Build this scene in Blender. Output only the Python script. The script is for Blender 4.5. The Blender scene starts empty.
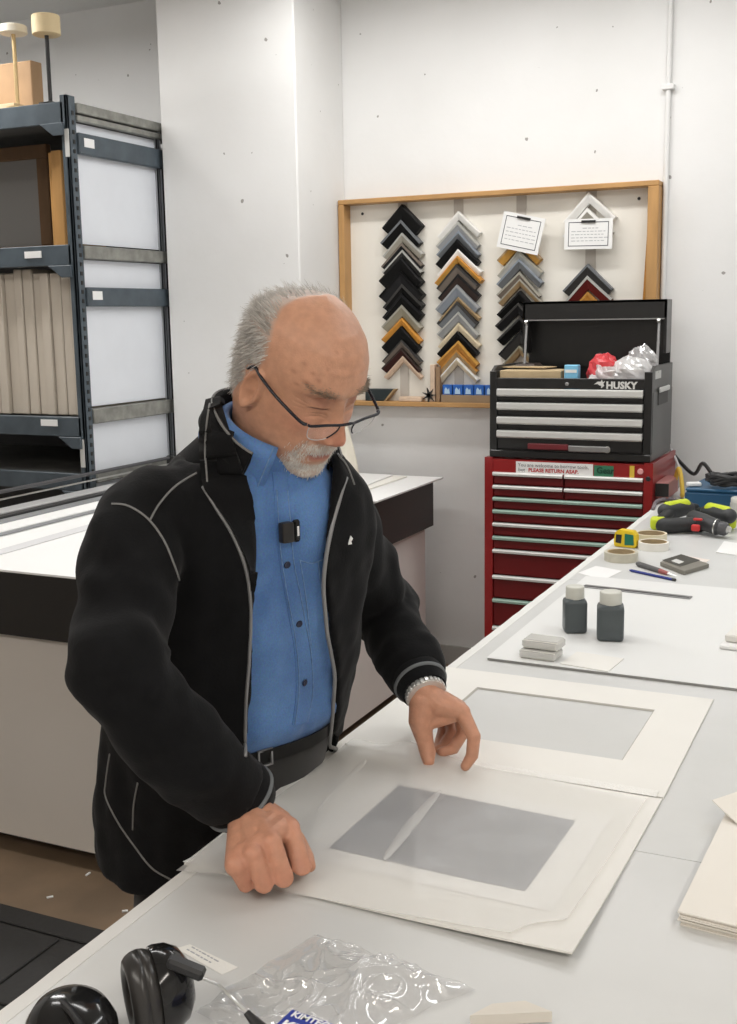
import bpy, bmesh, math, random
import numpy as np
from mathutils import Vector, Matrix, noise
from mathutils.bvhtree import BVHTree

random.seed(7)
scene = bpy.context.scene
COL = scene.collection

# ------------------------------------------------------------------ camera
CX, CY, FPX = 368.5, 512.0, 1146.6
YAW, PITCH, ROLL = 0.44041, 0.169034, -0.0163212
CAM = Vector((0, 0, 1.65))
_fw = Vector((-math.sin(YAW)*math.cos(PITCH), math.cos(YAW)*math.cos(PITCH), -math.sin(PITCH)))
_r = _fw.cross(Vector((0, 0, 1))).normalized()
_u = _r.cross(_fw)
RT = _r*math.cos(ROLL) + _u*math.sin(ROLL)
UP = -_r*math.sin(ROLL) + _u*math.cos(ROLL)
cam_data = bpy.data.cameras.new('camera')
cam = bpy.data.objects.new('camera', cam_data)
COL.objects.link(cam)
cam.matrix_world = Matrix(((RT.x, UP.x, -_fw.x, CAM.x), (RT.y, UP.y, -_fw.y, CAM.y), (RT.z, UP.z, -_fw.z, CAM.z), (0, 0, 0, 1)))
cam_data.sensor_fit = 'VERTICAL'
cam_data.sensor_height = 24.0
cam_data.lens = 24.0*FPX/1024.0
cam_data.clip_start = 0.05
scene.camera = cam

# ------------------------------------------------------------------ light
world = bpy.data.worlds.new('world'); scene.world = world
world.use_nodes = True
world.node_tree.nodes['Background'].inputs[0].default_value = (0.9, 0.95, 1, 1)
world.node_tree.nodes['Background'].inputs[1].default_value = 0.3
scene.view_settings.view_transform = 'Standard'
scene.view_settings.look = 'None'
scene.view_settings.gamma = 1.0
scene.view_settings.use_curve_mapping = False
scene.view_settings.exposure = 0.2

def ceiling_or_fill_lamp(x, y, sx, sy, watts, col=(1, 0.985, 0.965)):
    l = bpy.data.lights.new('ceiling_or_fill_light', 'AREA')
    l.shape = 'RECTANGLE'; l.size = sx; l.size_y = sy; l.energy = watts; l.color = col
    o = bpy.data.objects.new('ceiling_or_fill_light', l); COL.objects.link(o)
    o.location = (x, y, 3.06)
    # added upward light, brightens the ceiling and gives soft fill
    l2 = l.copy(); l2.energy = watts*.3
    o2 = bpy.data.objects.new('added_uplight', l2); COL.objects.link(o2)
    o2.location = (x, y, 3.07); o2.rotation_euler = (math.pi, 0, 0)
    return o
ceiling_or_fill_lamp(-1.35, 4.1, 2.2, 0.16, 19)
ceiling_or_fill_lamp(-2.1, 2.3, 2.6, 0.16, 18)
ceiling_or_fill_lamp(-4.2, 3.6, 1.2, 0.16, 24)  # added lamp, brightens the wall above the rack
ceiling_or_fill_lamp(0.7, 3.0, 0.16, 2.4, 16, (.97, .985, 1))
ceiling_or_fill_lamp(-1.7, -1.1, 2.6, 0.16, 36, (1, 0.935, 0.86))  # added fill behind the camera for faces turned towards it
ceiling_or_fill_lamp(1.2, -0.7, 0.16, 2.4, 32, (1, 0.935, 0.86))  # added fill, puts frontal light on the person's face

# ------------------------------------------------------------------ pixel helpers
def ray(px, py):
    return (RT*((px-CX)/FPX) - UP*((py-CY)/FPX) + _fw)
def on(px, py, axis, val):
    """point where the sight line of a pixel meets the plane axis=val"""
    d = ray(px, py); t = (val - CAM[axis])/d[axis]
    return CAM + d*t
def hit(bvh, px, py, off=0.0):
    d = ray(px, py).normalized()
    p, n, i, dist = bvh.ray_cast(CAM, d)
    if p is None: return None, None
    if n.dot(d) > 0: n = -n
    return p + n*off, n

# ------------------------------------------------------------------ materials
MATS = {}
def M(name, col=(0.8, 0.8, 0.8), rough=0.5, metal=0.0, var=0.0, vscale=8.0, bump=0.0, bscale=60.0, spec=0.5,
      col2=None, trans=0.0, sss=0.0, coat=0.0, attr=None, sheen=0.0, vstretch=None, ior=1.45):
    if name in MATS: return MATS[name]
    m = bpy.data.materials.new(name); m.use_nodes = True
    nt = m.node_tree; b = nt.nodes['Principled BSDF']
    b.inputs['Roughness'].default_value = rough
    b.inputs['Metallic'].default_value = metal
    b.inputs['Specular IOR Level'].default_value = spec
    b.inputs['IOR'].default_value = ior
    b.inputs['Transmission Weight'].default_value = trans
    b.inputs['Coat Weight'].default_value = coat
    b.inputs['Sheen Weight'].default_value = sheen
    if sss:
        b.inputs['Subsurface Weight'].default_value = sss
        b.inputs['Subsurface Radius'].default_value = (0.006, 0.0025, 0.0015)
        b.inputs['Subsurface Scale'].default_value = 1.0
    c1 = tuple(col)+(1,)
    b.inputs['Base Color'].default_value = c1
    co = nt.nodes.new('ShaderNodeTexCoord')
    vec = co.outputs['Object']
    if vstretch:
        mp = nt.nodes.new('ShaderNodeMapping'); mp.inputs['Scale'].default_value = vstretch
        nt.links.new(vec, mp.inputs['Vector']); vec = mp.outputs['Vector']
    src = None
    if attr:
        a = nt.nodes.new('ShaderNodeAttribute'); a.attribute_name = attr; src = a.outputs['Color']
    if var > 0:
        n = nt.nodes.new('ShaderNodeTexNoise'); n.inputs['Scale'].default_value = vscale; n.inputs['Detail'].default_value = 5
        nt.links.new(vec, n.inputs['Vector'])
        rmp = nt.nodes.new('ShaderNodeValToRGB')
        rmp.color_ramp.elements[0].position = 0.35; rmp.color_ramp.elements[1].position = 0.68
        if attr:
            rmp.color_ramp.elements[0].color = (1-var,)*3+(1,); rmp.color_ramp.elements[1].color = (1, 1, 1, 1)
            mx = nt.nodes.new('ShaderNodeMixRGB'); mx.blend_type = 'MULTIPLY'; mx.inputs[0].default_value = 1
            nt.links.new(src, mx.inputs[1]); nt.links.new(rmp.outputs[0], mx.inputs[2]); src = mx.outputs[0]
        else:
            c2 = tuple(col2)+(1,) if col2 else tuple(c*(1-var) for c in col)+(1,)
            rmp.color_ramp.elements[0].color = c2; rmp.color_ramp.elements[1].color = c1
            src = rmp.outputs[0]
        nt.links.new(n.outputs['Fac'], rmp.inputs[0])
    if src is not None: nt.links.new(src, b.inputs['Base Color'])
    if bump > 0:
        n2 = nt.nodes.new('ShaderNodeTexNoise'); n2.inputs['Scale'].default_value = bscale; n2.inputs['Detail'].default_value = 4
        nt.links.new(vec, n2.inputs['Vector'])
        bp = nt.nodes.new('ShaderNodeBump'); bp.inputs['Strength'].default_value = bump; bp.inputs['Distance'].default_value = 0.01
        nt.links.new(n2.outputs['Fac'], bp.inputs['Height']); nt.links.new(bp.outputs['Normal'], b.inputs['Normal'])
    MATS[name] = m
    return m

def wall_material():
    """white-painted concrete: faint clouds, a few dark pinholes"""
    m = bpy.data.materials.new('painted_concrete'); m.use_nodes = True
    nt = m.node_tree; b = nt.nodes['Principled BSDF']; b.inputs['Roughness'].default_value = 0.55
    co = nt.nodes.new('ShaderNodeTexCoord')
    n = nt.nodes.new('ShaderNodeTexNoise'); n.inputs['Scale'].default_value = 1.6; n.inputs['Detail'].default_value = 6
    nt.links.new(co.outputs['Object'], n.inputs['Vector'])
    r1 = nt.nodes.new('ShaderNodeValToRGB')
    r1.color_ramp.elements[0].position = .35; r1.color_ramp.elements[0].color = (.78, .78, .77, 1)
    r1.color_ramp.elements[1].position = .7; r1.color_ramp.elements[1].color = (.84, .84, .835, 1)
    nt.links.new(n.outputs['Fac'], r1.inputs[0])
    # pinholes: voronoi cells with jittered thresholds
    wn = nt.nodes.new('ShaderNodeTexNoise'); wn.inputs['Scale'].default_value = 40
    nt.links.new(co.outputs['Object'], wn.inputs['Vector'])
    add = nt.nodes.new('ShaderNodeVectorMath'); add.operation = 'MULTIPLY_ADD'
    add.inputs[1].default_value = (.02, .02, .02)
    nt.links.new(wn.outputs['Color'], add.inputs[0]); nt.links.new(co.outputs['Object'], add.inputs[2])
    v = nt.nodes.new('ShaderNodeTexVoronoi'); v.inputs['Scale'].default_value = 13
    nt.links.new(add.outputs[0], v.inputs['Vector'])
    sep = nt.nodes.new('ShaderNodeSeparateColor'); nt.links.new(v.outputs['Color'], sep.inputs[0])
    th = nt.nodes.new('ShaderNodeMath'); th.operation = 'MULTIPLY'; th.inputs[1].default_value = .13
    pw = nt.nodes.new('ShaderNodeMath'); pw.operation = 'POWER'; pw.inputs[1].default_value = 3.0
    nt.links.new(sep.outputs[0], pw.inputs[0]); nt.links.new(pw.outputs[0], th.inputs[0])
    lt = nt.nodes.new('ShaderNodeMath'); lt.operation = 'LESS_THAN'
    nt.links.new(v.outputs['Distance'], lt.inputs[0]); nt.links.new(th.outputs[0], lt.inputs[1])
    mx = nt.nodes.new('ShaderNodeMixRGB'); mx.inputs[2].default_value = (.34, .33, .31, 1)
    nt.links.new(lt.outputs[0], mx.inputs[0]); nt.links.new(r1.outputs[0], mx.inputs[1])
    nt.links.new(mx.outputs[0], b.inputs['Base Color'])
    n2 = nt.nodes.new('ShaderNodeTexNoise'); n2.inputs['Scale'].default_value = 5; n2.inputs['Detail'].default_value = 8
    nt.links.new(co.outputs['Object'], n2.inputs['Vector'])
    sub = nt.nodes.new('ShaderNodeMath'); sub.operation = 'MULTIPLY_ADD'; sub.inputs[1].default_value = -.6
    nt.links.new(lt.outputs[0], sub.inputs[0]); nt.links.new(n2.outputs['Fac'], sub.inputs[2])
    bp = nt.nodes.new('ShaderNodeBump'); bp.inputs['Strength'].default_value = .25; bp.inputs['Distance'].default_value = .02
    nt.links.new(sub.outputs[0], bp.inputs['Height']); nt.links.new(bp.outputs['Normal'], b.inputs['Normal'])
    return m

def film_material(name, tint, see, gloss, rough=0.08, tl_mix=.35, bump=0.0, bscale=30):
    """thin film: clear part, milky part, sheen"""
    m = bpy.data.materials.new(name); m.use_nodes = True
    nt = m.node_tree; nt.nodes.remove(nt.nodes['Principled BSDF']); out = nt.nodes['Material Output']
    t = nt.nodes.new('ShaderNodeBsdfTransparent')
    d = nt.nodes.new('ShaderNodeBsdfDiffuse'); d.inputs[0].default_value = tuple(tint)+(1,)
    tl = nt.nodes.new('ShaderNodeBsdfTranslucent'); tl.inputs[0].default_value = tuple(tint)+(1,)
    mb = nt.nodes.new('ShaderNodeMixShader'); mb.inputs[0].default_value = tl_mix
    nt.links.new(d.outputs[0], mb.inputs[1]); nt.links.new(tl.outputs[0], mb.inputs[2])
    m1 = nt.nodes.new('ShaderNodeMixShader'); m1.inputs[0].default_value = see
    nt.links.new(mb.outputs[0], m1.inputs[1]); nt.links.new(t.outputs[0], m1.inputs[2])
    g = nt.nodes.new('ShaderNodeBsdfGlossy'); g.inputs['Roughness'].default_value = rough
    m2 = nt.nodes.new('ShaderNodeMixShader'); m2.inputs[0].default_value = gloss
    nt.links.new(m1.outputs[0], m2.inputs[1]); nt.links.new(g.outputs[0], m2.inputs[2])
    nt.links.new(m2.outputs[0], out.inputs[0])
    if bump:
        co = nt.nodes.new('ShaderNodeTexCoord')
        n2 = nt.nodes.new('ShaderNodeTexNoise'); n2.inputs['Scale'].default_value = bscale; n2.inputs['Detail'].default_value = 2
        nt.links.new(co.outputs['Object'], n2.inputs['Vector'])
        bp = nt.nodes.new('ShaderNodeBump'); bp.inputs['Strength'].default_value = bump; bp.inputs['Distance'].default_value = .01
        nt.links.new(n2.outputs['Fac'], bp.inputs['Height']); nt.links.new(bp.outputs['Normal'], g.inputs['Normal'])
    MATS[name] = m
    return m

# ------------------------------------------------------------------ mesh builder
class MB:
    def __init__(s): s.v = []; s.f = []
    def add(s, vs, fs):
        o = len(s.v); s.v += [tuple(p) for p in vs]; s.f += [tuple(i+o for i in f) for f in fs]; return s
    def box(s, c, d, rz=0.0, rot=None):
        c = Vector(c); R = rot if rot is not None else Matrix.Rotation(rz, 3, 'Z')
        vs = [c + R @ Vector((x*d[0]/2, y*d[1]/2, z*d[2]/2)) for x in (-1, 1) for y in (-1, 1) for z in (-1, 1)]
        return s.add(vs, [(0, 1, 3, 2), (4, 6, 7, 5), (0, 4, 5, 1), (2, 3, 7, 6), (0, 2, 6, 4), (1, 5, 7, 3)])
    def span(s, x0, x1, y0, y1, z0, z1):
        return s.box(((x0+x1)/2, (y0+y1)/2, (z0+z1)/2), (x1-x0, y1-y0, z1-z0))
    def loft(s, rings, closed=True, caps=True):
        n = len(rings[0]); vs = [p for r in rings for p in r]; fs = []
        for i in range(len(rings)-1):
            for j in range(n if closed else n-1):
                k = (j+1) % n
                fs.append((i*n+j, i*n+k, (i+1)*n+k, (i+1)*n+j))
        if caps and closed:
            fs.append(tuple(range(n))[::-1]); fs.append(tuple((len(rings)-1)*n+j for j in range(n)))
        return s.add(vs, fs)
    def tube(s, pts, r, n=8, ends=True):
        pts = [Vector(p) for p in pts]; m = len(pts)
        rs = r if isinstance(r, (list, tuple)) else [r]*m
        rings = []; prev = None
        for i, p in enumerate(pts):
            t = (pts[min(i+1, m-1)] - pts[max(i-1, 0)])
            t = t.normalized() if t.length > 1e-9 else Vector((0, 0, 1))
            if prev is None:
                a = t.orthogonal().normalized()
            else:
                a = prev - t*prev.dot(t)
                a = a.normalized() if a.length > 1e-6 else t.orthogonal().normalized()
            prev = a; b = t.cross(a)
            rings.append([p + (a*math.cos(2*math.pi*k/n) + b*math.sin(2*math.pi*k/n))*rs[i] for k in range(n)])
        return s.loft(rings, True, ends)
    def chain(s, pts, rs, n=14, steps=5):
        """tapered tube with rounded ends"""
        pts = [Vector(p) for p in pts]; P = []; Rr = []
        d0 = (pts[0]-pts[1]).normalized(); d1 = (pts[-1]-pts[-2]).normalized()
        for k in range(steps):
            a = math.pi/2*(1-k/steps)
            P.append(pts[0]+d0*rs[0]*math.sin(a)); Rr.append(max(rs[0]*math.cos(a), 1e-4))
        P += pts; Rr += list(rs)
        for k in range(steps-1, -1, -1):
            a = math.pi/2*(1-k/steps)
            P.append(pts[-1]+d1*rs[-1]*math.sin(a)); Rr.append(max(rs[-1]*math.cos(a), 1e-4))
        return s.tube(P, Rr, n)
    def lathe(s, prof, c=(0, 0, 0), n=24, R=None):
        c = Vector(c); R = R or Matrix.Identity(3)
        rings = [[c + R @ Vector((max(r, 1e-4)*math.cos(2*math.pi*k/n), max(r, 1e-4)*math.sin(2*math.pi*k/n), z)) for k in range(n)] for r, z in prof]
        return s.loft(rings)
    def prism(s, poly, h, O, U, V, W=None):
        """polygon in plane (O,U,V), extruded h along W"""
        O, U, V = Vector(O), Vector(U), Vector(V); W = Vector(W) if W is not None else U.cross(V).normalized()
        n = len(poly)
        a = [O+U*x+V*y for x, y in poly]; b = [p+W*h for p in a]
        return s.add(a+b, [tuple(range(n))[::-1], tuple(range(n, 2*n))]+[(i, (i+1) % n, n+(i+1) % n, n+i) for i in range(n)])
    def grid(s, fn, nu, nv):
        vs = [fn(i/nu, j/nv) for j in range(nv+1) for i in range(nu+1)]
        fs = [(j*(nu+1)+i, j*(nu+1)+i+1, (j+1)*(nu+1)+i+1, (j+1)*(nu+1)+i) for j in range(nv) for i in range(nu)]
        return s.add(vs, fs)
    def mesh(s, name='tmp'):
        me = bpy.data.meshes.new(name); me.from_pydata(s.v, [], s.f); me.update()
        return me
    def build(s, name, mat, parent=None, smooth=False, bevel=0.0, solid=0.0, subd=0, angle=35, label=None, recalc=True, seg=1, soff=-1):
        me = s.mesh(name)
        bm = bmesh.new(); bm.from_mesh(me)
        if recalc: bmesh.ops.recalc_face_normals(bm, faces=bm.faces)
        if bevel > 0:
            es = [e for e in bm.edges if len(e.link_faces) == 2 and e.calc_face_angle(0) > math.radians(30)]
            bmesh.ops.bevel(bm, geom=es, offset=bevel, segments=seg, affect='EDGES', profile=.6, clamp_overlap=True)
        bm.to_mesh(me); bm.free()
        if smooth:
            me.polygons.foreach_set('use_smooth', [True]*len(me.polygons))
            if angle and angle < 180:
                try: me.set_sharp_from_angle(angle=math.radians(angle))
                except Exception: pass
        o = bpy.data.objects.new(name, me); COL.objects.link(o)
        me.materials.append(mat)
        if solid:
            md = o.modifiers.new('thickness', 'SOLIDIFY'); md.thickness = solid; md.offset = soff
        if subd:
            md = o.modifiers.new('smooth', 'SUBSURF'); md.levels = subd; md.render_levels = subd
        place(o, parent)
        if label: o['label'] = label
        return o

def place(o, parent):
    if parent is None:
        me = o.data
        co = np.empty(len(me.vertices)*3); me.vertices.foreach_get('co', co); co = co.reshape(-1, 3)
        c = Vector(((co[:, 0].min()+co[:, 0].max())/2, (co[:, 1].min()+co[:, 1].max())/2, co[:, 2].min()))
        me.transform(Matrix.Translation(-c)); o.location = c
    else:
        o.parent = parent
        o.matrix_parent_inverse = Matrix.Translation(-wloc(parent))
def wloc(o):
    v = Vector(o.location)
    if o.parent is not None:
        v = Vector((0, 0, 0))
    return v
def tag(o, label, cat, group=None):
    o['label'] = label; o['category'] = cat
    if group: o['group'] = group
    return o
def thing(name, label, cat, loc, group=None):
    o = bpy.data.objects.new(name, None); COL.objects.link(o)
    o.empty_display_size = .05
    o.location = loc
    return tag(o, label, cat, group)
def struct(o):
    o['kind'] = 'structure'; return o
def text_mesh(body, size, O, U, V, depth, name, mat, parent, align='LEFT', bold=0.0, label=None):
    cu = bpy.data.curves.new('txt', 'FONT'); cu.body = body; cu.size = size; cu.align_x = align; cu.offset = bold
    cu.extrude = depth; cu.resolution_u = 2
    to = bpy.data.objects.new('txt', cu); COL.objects.link(to)
    dg = bpy.context.evaluated_depsgraph_get()
    me = bpy.data.meshes.new_from_object(to.evaluated_get(dg))
    bpy.data.objects.remove(to)
    U, V, O = Vector(U), Vector(V), Vector(O); W = U.cross(V)
    me.transform(Matrix(((U.x, V.x, W.x, O.x), (U.y, V.y, W.y, O.y), (U.z, V.z, W.z, O.z), (0, 0, 0, 1))))
    me.materials.clear(); me.materials.append(mat)
    o = bpy.data.objects.new(name, me); COL.objects.link(o)
    place(o, parent)
    if label: o['label'] = label
    return o
def smoothstep(a, b, x):
    t = min(1, max(0, (x-a)/(b-a))); return t*t*(3-2*t)
def lerp(a, b, t): return a+(b-a)*t
def interp(x, xs, ys):
    return float(np.interp(x, xs, ys))
def spline(pts, n):
    """Catmull-Rom through points"""
    pts = [Vector(p) for p in pts]; out = []
    for i in range(len(pts)-1):
        p0 = pts[max(i-1, 0)]; p1 = pts[i]; p2 = pts[i+1]; p3 = pts[min(i+2, len(pts)-1)]
        for k in range(n):
            t = k/n
            out.append(.5*((2*p1)+(p2-p0)*t+(2*p0-5*p1+4*p2-p3)*t*t+(3*p1-p0-3*p2+p3)*t**3))
    out.append(pts[-1]); return out

# common materials
WALL = wall_material()
M('white_paint', (.8, .8, .79), .6, var=.04)
M('white_board', (.86, .86, .85), .5, var=.03, vscale=5)
M('black_panel', (.018, .017, .016), .45)
M('black_plastic', (.02, .02, .021), .35)
M('black_gloss', (.012, .012, .012), .12)
M('steel', (.62, .62, .6), .28, 1.0)
M('dull_steel', (.33, .33, .33), .4, .8)

# ================================================================== SETTING
FLOOR = M('floor_vinyl', (.235, .165, .105), .45, var=.5, vscale=3.5, bump=.05, bscale=25, col2=(.15, .105, .068))
XL, XR, YN, YB, ZC = -6.0, 2.6, -2.6, 4.97, 3.2
def shell(name, x0, x1, y0, y1, z0, z1, mat):
    o = MB().span(x0, x1, y0, y1, z0, z1).build(name, mat)
    return struct(o)
shell('floor', XL-.2, XR+.2, YN-.2, YB+.2, -.12, 0, FLOOR)
shell('ceiling', XL-.2, XR+.2, YN-.2, YB+.2, ZC, ZC+.12, M('ceiling_paint', (.85, .85, .84), .8))
shell('wall_back', XL, XR, YB, YB+.2, 0, ZC, WALL)
shell('wall_left', XL-.2, XL, YN, YB, 0, ZC, WALL)
shell('wall_right', XR, XR+.2, YN, YB, 0, ZC, WALL)
shell('wall_front', XL, XR, YN-.2, YN, 0, ZC, WALL)
# concrete pillar standing out of the back wall, with chamfered worn corner and a pour line
pil = MB()
pil.span(-3.135, -2.438, 4.51, YB, 0, ZC)
o = pil.build('wall_pillar', WALL, bevel=.006); struct(o)
# conduit on the back wall
t = thing('conduit_pipe', 'white painted conduit pipe running down the back wall beside the sample board', 'pipe', (-.954, 4.95, 0))
MB().tube([(-.954, 4.956, .0), (-.954, 4.956, 3.2)], .0105, 12).build('pipe', M('white_paint'), t, True)
for z in (.5, 1.0, 2.55):
    MB().box((-.954, 4.954, z), (.05, .031, .022)).build('clamp', M('white_paint'), t, bevel=.003)
# skirting line on the back wall
struct(MB().span(-2.438, XR, 4.955, YB, 0, .09).build('baseboard_back', M('grey_base', (.45, .44, .42), .6)))

# ================================================================== STORAGE RACK (left)
RX, RYF, RYB = -3.17, 3.905, 4.93
STEEL_GREY = M('slate_steel', (.082, .105, .125), .42, var=.25, vscale=14)
GALV = M('galvanised', (.36, .36, .33), .45, .55, var=.35, vscale=20)
rack = thing('storage_rack', 'tall slate grey boltless steel rack with white end panels beside the pillar', 'shelf', (-4.0, 4.4, 0))
def upright(x, y):
    b = MB(); rear = y > 4.2
    b.span(x-(.02 if rear else .035), x, y, y+.014, 0, 2.53 if rear else 2.56); b.span(x-.014, x, y, y+(.025 if rear else .055), 0, 2.53 if rear else 2.56)
    return b.build('upright', M('panel_shade_grey', (.42, .44, .47), .5) if rear else STEEL_GREY, rack, bevel=.002)  # rear grey stands in for shading at the end panel's far edge
for (x, y) in ((RX, RYF), (RX, 4.53), (-4.75, RYF), (-4.75, RYB-.06)):
    u_ = upright(x, y)
    if x == RX and y == RYF:
        for k in range(60):
            z = .25+k*.038
            MB().box((x+.0015, y+.034, z), (.003, .012, .016)).build('slot', M('black_panel'), u_)
for z, h in ((2.535, .085), (1.965, .085), (1.245, .085), (1.0, .075), (.3, .08)):
    bm_ = MB().span(-4.75, RX-.02, RYF, RYF+.02, z-h, z).build('front_beam', STEEL_GREY, rack, bevel=.003)
    # bolt-on gusset at the beam end and worn label
    MB().prism([(0, 0), (-.12, 0), (-.05, -.05), (0, -.05)], .012, (RX-.015, RYF-.004, z-h), (1, 0, 0), (0, 0, 1)).build('gusset', STEEL_GREY, bm_, bevel=.002)
    MB().span(-4.75, RX-.02, RYF+.02, RYB-.02, z-.03, z-.012).build('shelf_deck', M('shelf_deck', (.2, .2, .19), .6, var=.3), rack)
MB().box((-3.39, RYF-.003, 1.93), (.09, .004, .028)).build('beam_label', M('white_board'), rack)
MB().box((-3.36, RYF-.003, 1.218), (.09, .004, .028)).build('beam_label', M('white_board'), rack)
# side rails and end panels
for z, h, m in ((2.515, .04, GALV), (2.475, .025, GALV), (2.375, .085, STEEL_GREY), (1.935, .055, GALV), (1.75, .08, STEEL_GREY), (1.245, .065, GALV), (.98, .05, GALV)):
    rl = MB().span(RX-.014, RX+.012, RYF+.055, 4.555, z-h/2, z+h/2).build('side_rail', m, rack, bevel=.004)
    if m is STEEL_GREY:
        MB().span(RX+.012, RX+.0135, RYF+.085, RYF+.15, z-.012, z+.024).build('rail_tag', M('white_board'), rl)
for z0, z1 in ((1.97, 2.46), (1.285, 1.905), (.4, 1.21)):
    MB().span(RX-.028, RX-.02, RYF+.02, 4.53, z0, z1).build('end_panel', M('panel_bluewhite', (.74, .77, .82), .5, var=.03), rack)
MB().span(-4.75, RX-.03, 4.86, 4.87, .3, 2.45).build('back_panel', M('dark_back', (.06, .06, .06), .7), rack)
MB().box((RX-.006, RYF-.002, 2.37), (.02, .004, .11)).build('upright_sticker', M('pale_label', (.6, .6, .58), .6), rack)
MB().box((RX-.02, RYF-.002, 1.09), (.022, .004, .12)).build('upright_sticker', M('pale_label'), rack)

# things on the rack
b = thing('cardboard_box', 'brown cardboard box lying on top of the steel rack', 'box', (-3.8, 4.03, 2.535))
CARD = M('cardboard', (.42, .27, .15), .8, var=.12, vscale=12)
bxr = on(32, 80, 1, 4.03).x
MB().span(-4.15, bxr, 4.03, 4.10, 2.535, on(15, 60, 1, 4.0).z).build('carton', CARD, b, bevel=.004)
MB().span(-3.75, -3.70, 4.028, 4.03, 2.537, on(15, 60, 1, 4.0).z).build('tape', M('tan_tape', (.5, .36, .2), .35), b)
tag(MB().span(-3.9, -3.46, 3.925, 3.995, 2.536, 2.556).build('wooden_plank', M('pale_wood', (.72, .56, .36), .55, var=.2, vscale=20, vstretch=(.3, 3, 3)), bevel=.002), 'short pale plank lying flat before the cardboard box on the rack', 'plank')
def shade_lamp(x, y, top, pole, shade, rad, h, label):
    l = thing('small_lamp', label, 'lamp', (x, y, 2.535))
    MB().lathe([(.0, 0), (.05, 0), (.05, .008), (.02, .014), (.006, .02)], (x, y, 2.535), 24).build('base', pole, l, True)
    MB().tube([(x, y, 2.548), (x, y, top-h*.6)], .0085, 10).build('stem', pole, l, True)
    MB().lathe([(rad*.9, 0), (rad, .004), (rad, h-.004), (rad*.94, h), (0, h)], (x, y, top-h), 32).build('lamp_shade', shade, l, True)
    return l
CREAM = M('cream_shade', (.82, .66, .4), .6, var=.08)
shade_lamp(-3.30, 3.965, 2.89, M('black_plastic'), CREAM, .058, .078, 'small lamp with cream drum shade on a black stem atop the rack')
shade_lamp(-3.475, 3.965, 2.87, M('brass_stem', (.62, .46, .24), .35, .6), M('ivory', (.85, .8, .68), .5), .058, .034, 'small lamp with flat ivory disc shade on a thin brass stem')
# picture frame standing in the upper bay
f = thing('picture_frame', 'brown wooden picture frame with grey backing stored in the upper rack bay', 'frame', (-3.65, 4.35, 1.965))
BROWNW = M('brown_wood', (.22, .12, .055), .5, var=.35, vscale=9, vstretch=(1, 1, .3))
fx0, fx1, fzt, fzi = on(38, 200, 1, 4.3).x, on(49, 200, 1, 4.3).x, on(20, 146, 1, 4.3).z, on(20, 160, 1, 4.3).z
for (x0, x1, z0, z1) in ((-4.45, fx1, fzi, fzt), (-4.45, fx1, 1.966, 2.0), (fx0, fx1, 2.0, fzi), (-4.45, -4.39, 2.0, fzi)):
    MB().span(x0, x1, 4.3, 4.335, z0, z1).build('frame_rail', BROWNW, f, bevel=.004)
MB().span(-4.42, fx0+.02, 4.315, 4.325, 1.99, fzi+.02).build('backing', M('grey_backing', (.27, .26, .25), .6), f)
f = thing('wooden_frame_edge', 'honey wooden stretcher frame stood edge-on against the rack upright', 'frame', (-3.26, 4.2, 1.965))
HONEY = M('honey_wood', (.5, .27, .09), .45, var=.25, vscale=10, vstretch=(2, 2, .3))
hx0, hx1, hx2 = on(50.5, 200, 1, 4.02).x, on(56, 200, 1, 4.02).x, on(63, 200, 1, 4.0).x
MB().span(hx0, hx1-.001, 4.02, 4.28, 1.966, on(55, 152, 1, 4.02).z).build('stretcher', HONEY, f, bevel=.003)
MB().span(hx1+.001, hx2, 4.0, 4.28, 1.966, on(58, 150, 1, 4.0).z).build('stretcher', HONEY, f, bevel=.003)
# upright boards in the middle bay
BEIGE = M('beige_board', (.58, .52, .44), .7, var=.06, vscale=4)
xx = -3.215; k = 0
for wdt in (.045, .052, .058, .048, .05, .056, .044, .062, .05, .055, .047, .06, .05):
    nth = ('first', 'second', 'third', 'fourth', 'fifth', 'sixth', 'seventh', 'eighth', 'ninth', 'tenth', 'eleventh', 'twelfth', 'thirteenth')[k]
    lean = random.uniform(-.004, .004)
    bb = MB().box((xx-wdt/2, 4.28+random.uniform(-.012, .012), 1.555), (wdt-.004, .62, .62+random.uniform(-.012, .01))).build('board_pack', BEIGE, bevel=.004)
    bb.location.z = 1.246
    tag(bb, f'beige mat board pack standing on end, {nth} from the rack upright', 'board', 'board packs in the middle rack bay')
    xx -= wdt; k += 1
# ================================================================== BENCH behind the person
BX, BY0, BY1, BXL, BZ = -1.885, 2.55, 4.70, -3.14, .925
bench = thing('workbench', 'wide white workbench with a deep black fascia behind the person', 'bench', (-2.5, 3.6, 0))
WB = M('white_board')
MB().span(BXL, BX, BY0, BY1, BZ-.006, BZ).build('top_sheet', M('bright_sheet', (.88, .88, .87), .45), bench)
MB().span(BXL, BX-.012, BY0+.001, BY0+.02, BZ-.2, BZ-.006).build('front_fascia', M('black_panel'), bench)
MB().span(BX-.02, BX-.001, BY0, BY1-.02, BZ-.2, BZ-.006).build('end_fascia', M('brown_black', (.03, .022, .02), .5), bench)
CREAMP = M('cream_panel', (.66, .62, .57), .6, var=.05, vscale=2)
MB().span(BXL, BX-.03, BY0+.03, BY0+.045, .06, BZ-.2).build('front_panel', CREAMP, bench)
PINKP = M('worn_panel', (.80, .75, .72), .6, var=.07, vscale=3)
MB().span(BX-.045, BX-.03, BY0+.03, 3.62, .06, BZ-.2).build('end_panel', PINKP, bench)
MB().span(BX-.045, BX-.03, 3.63, BY1-.05, .06, BZ-.2).build('end_panel', PINKP, bench)
MB().span(BXL+.05, BX-.1, BY0+.12, BY1-.1, 0, .06).build('plinth', M('dark_plinth', (.05, .035, .025), .7), bench)
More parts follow.
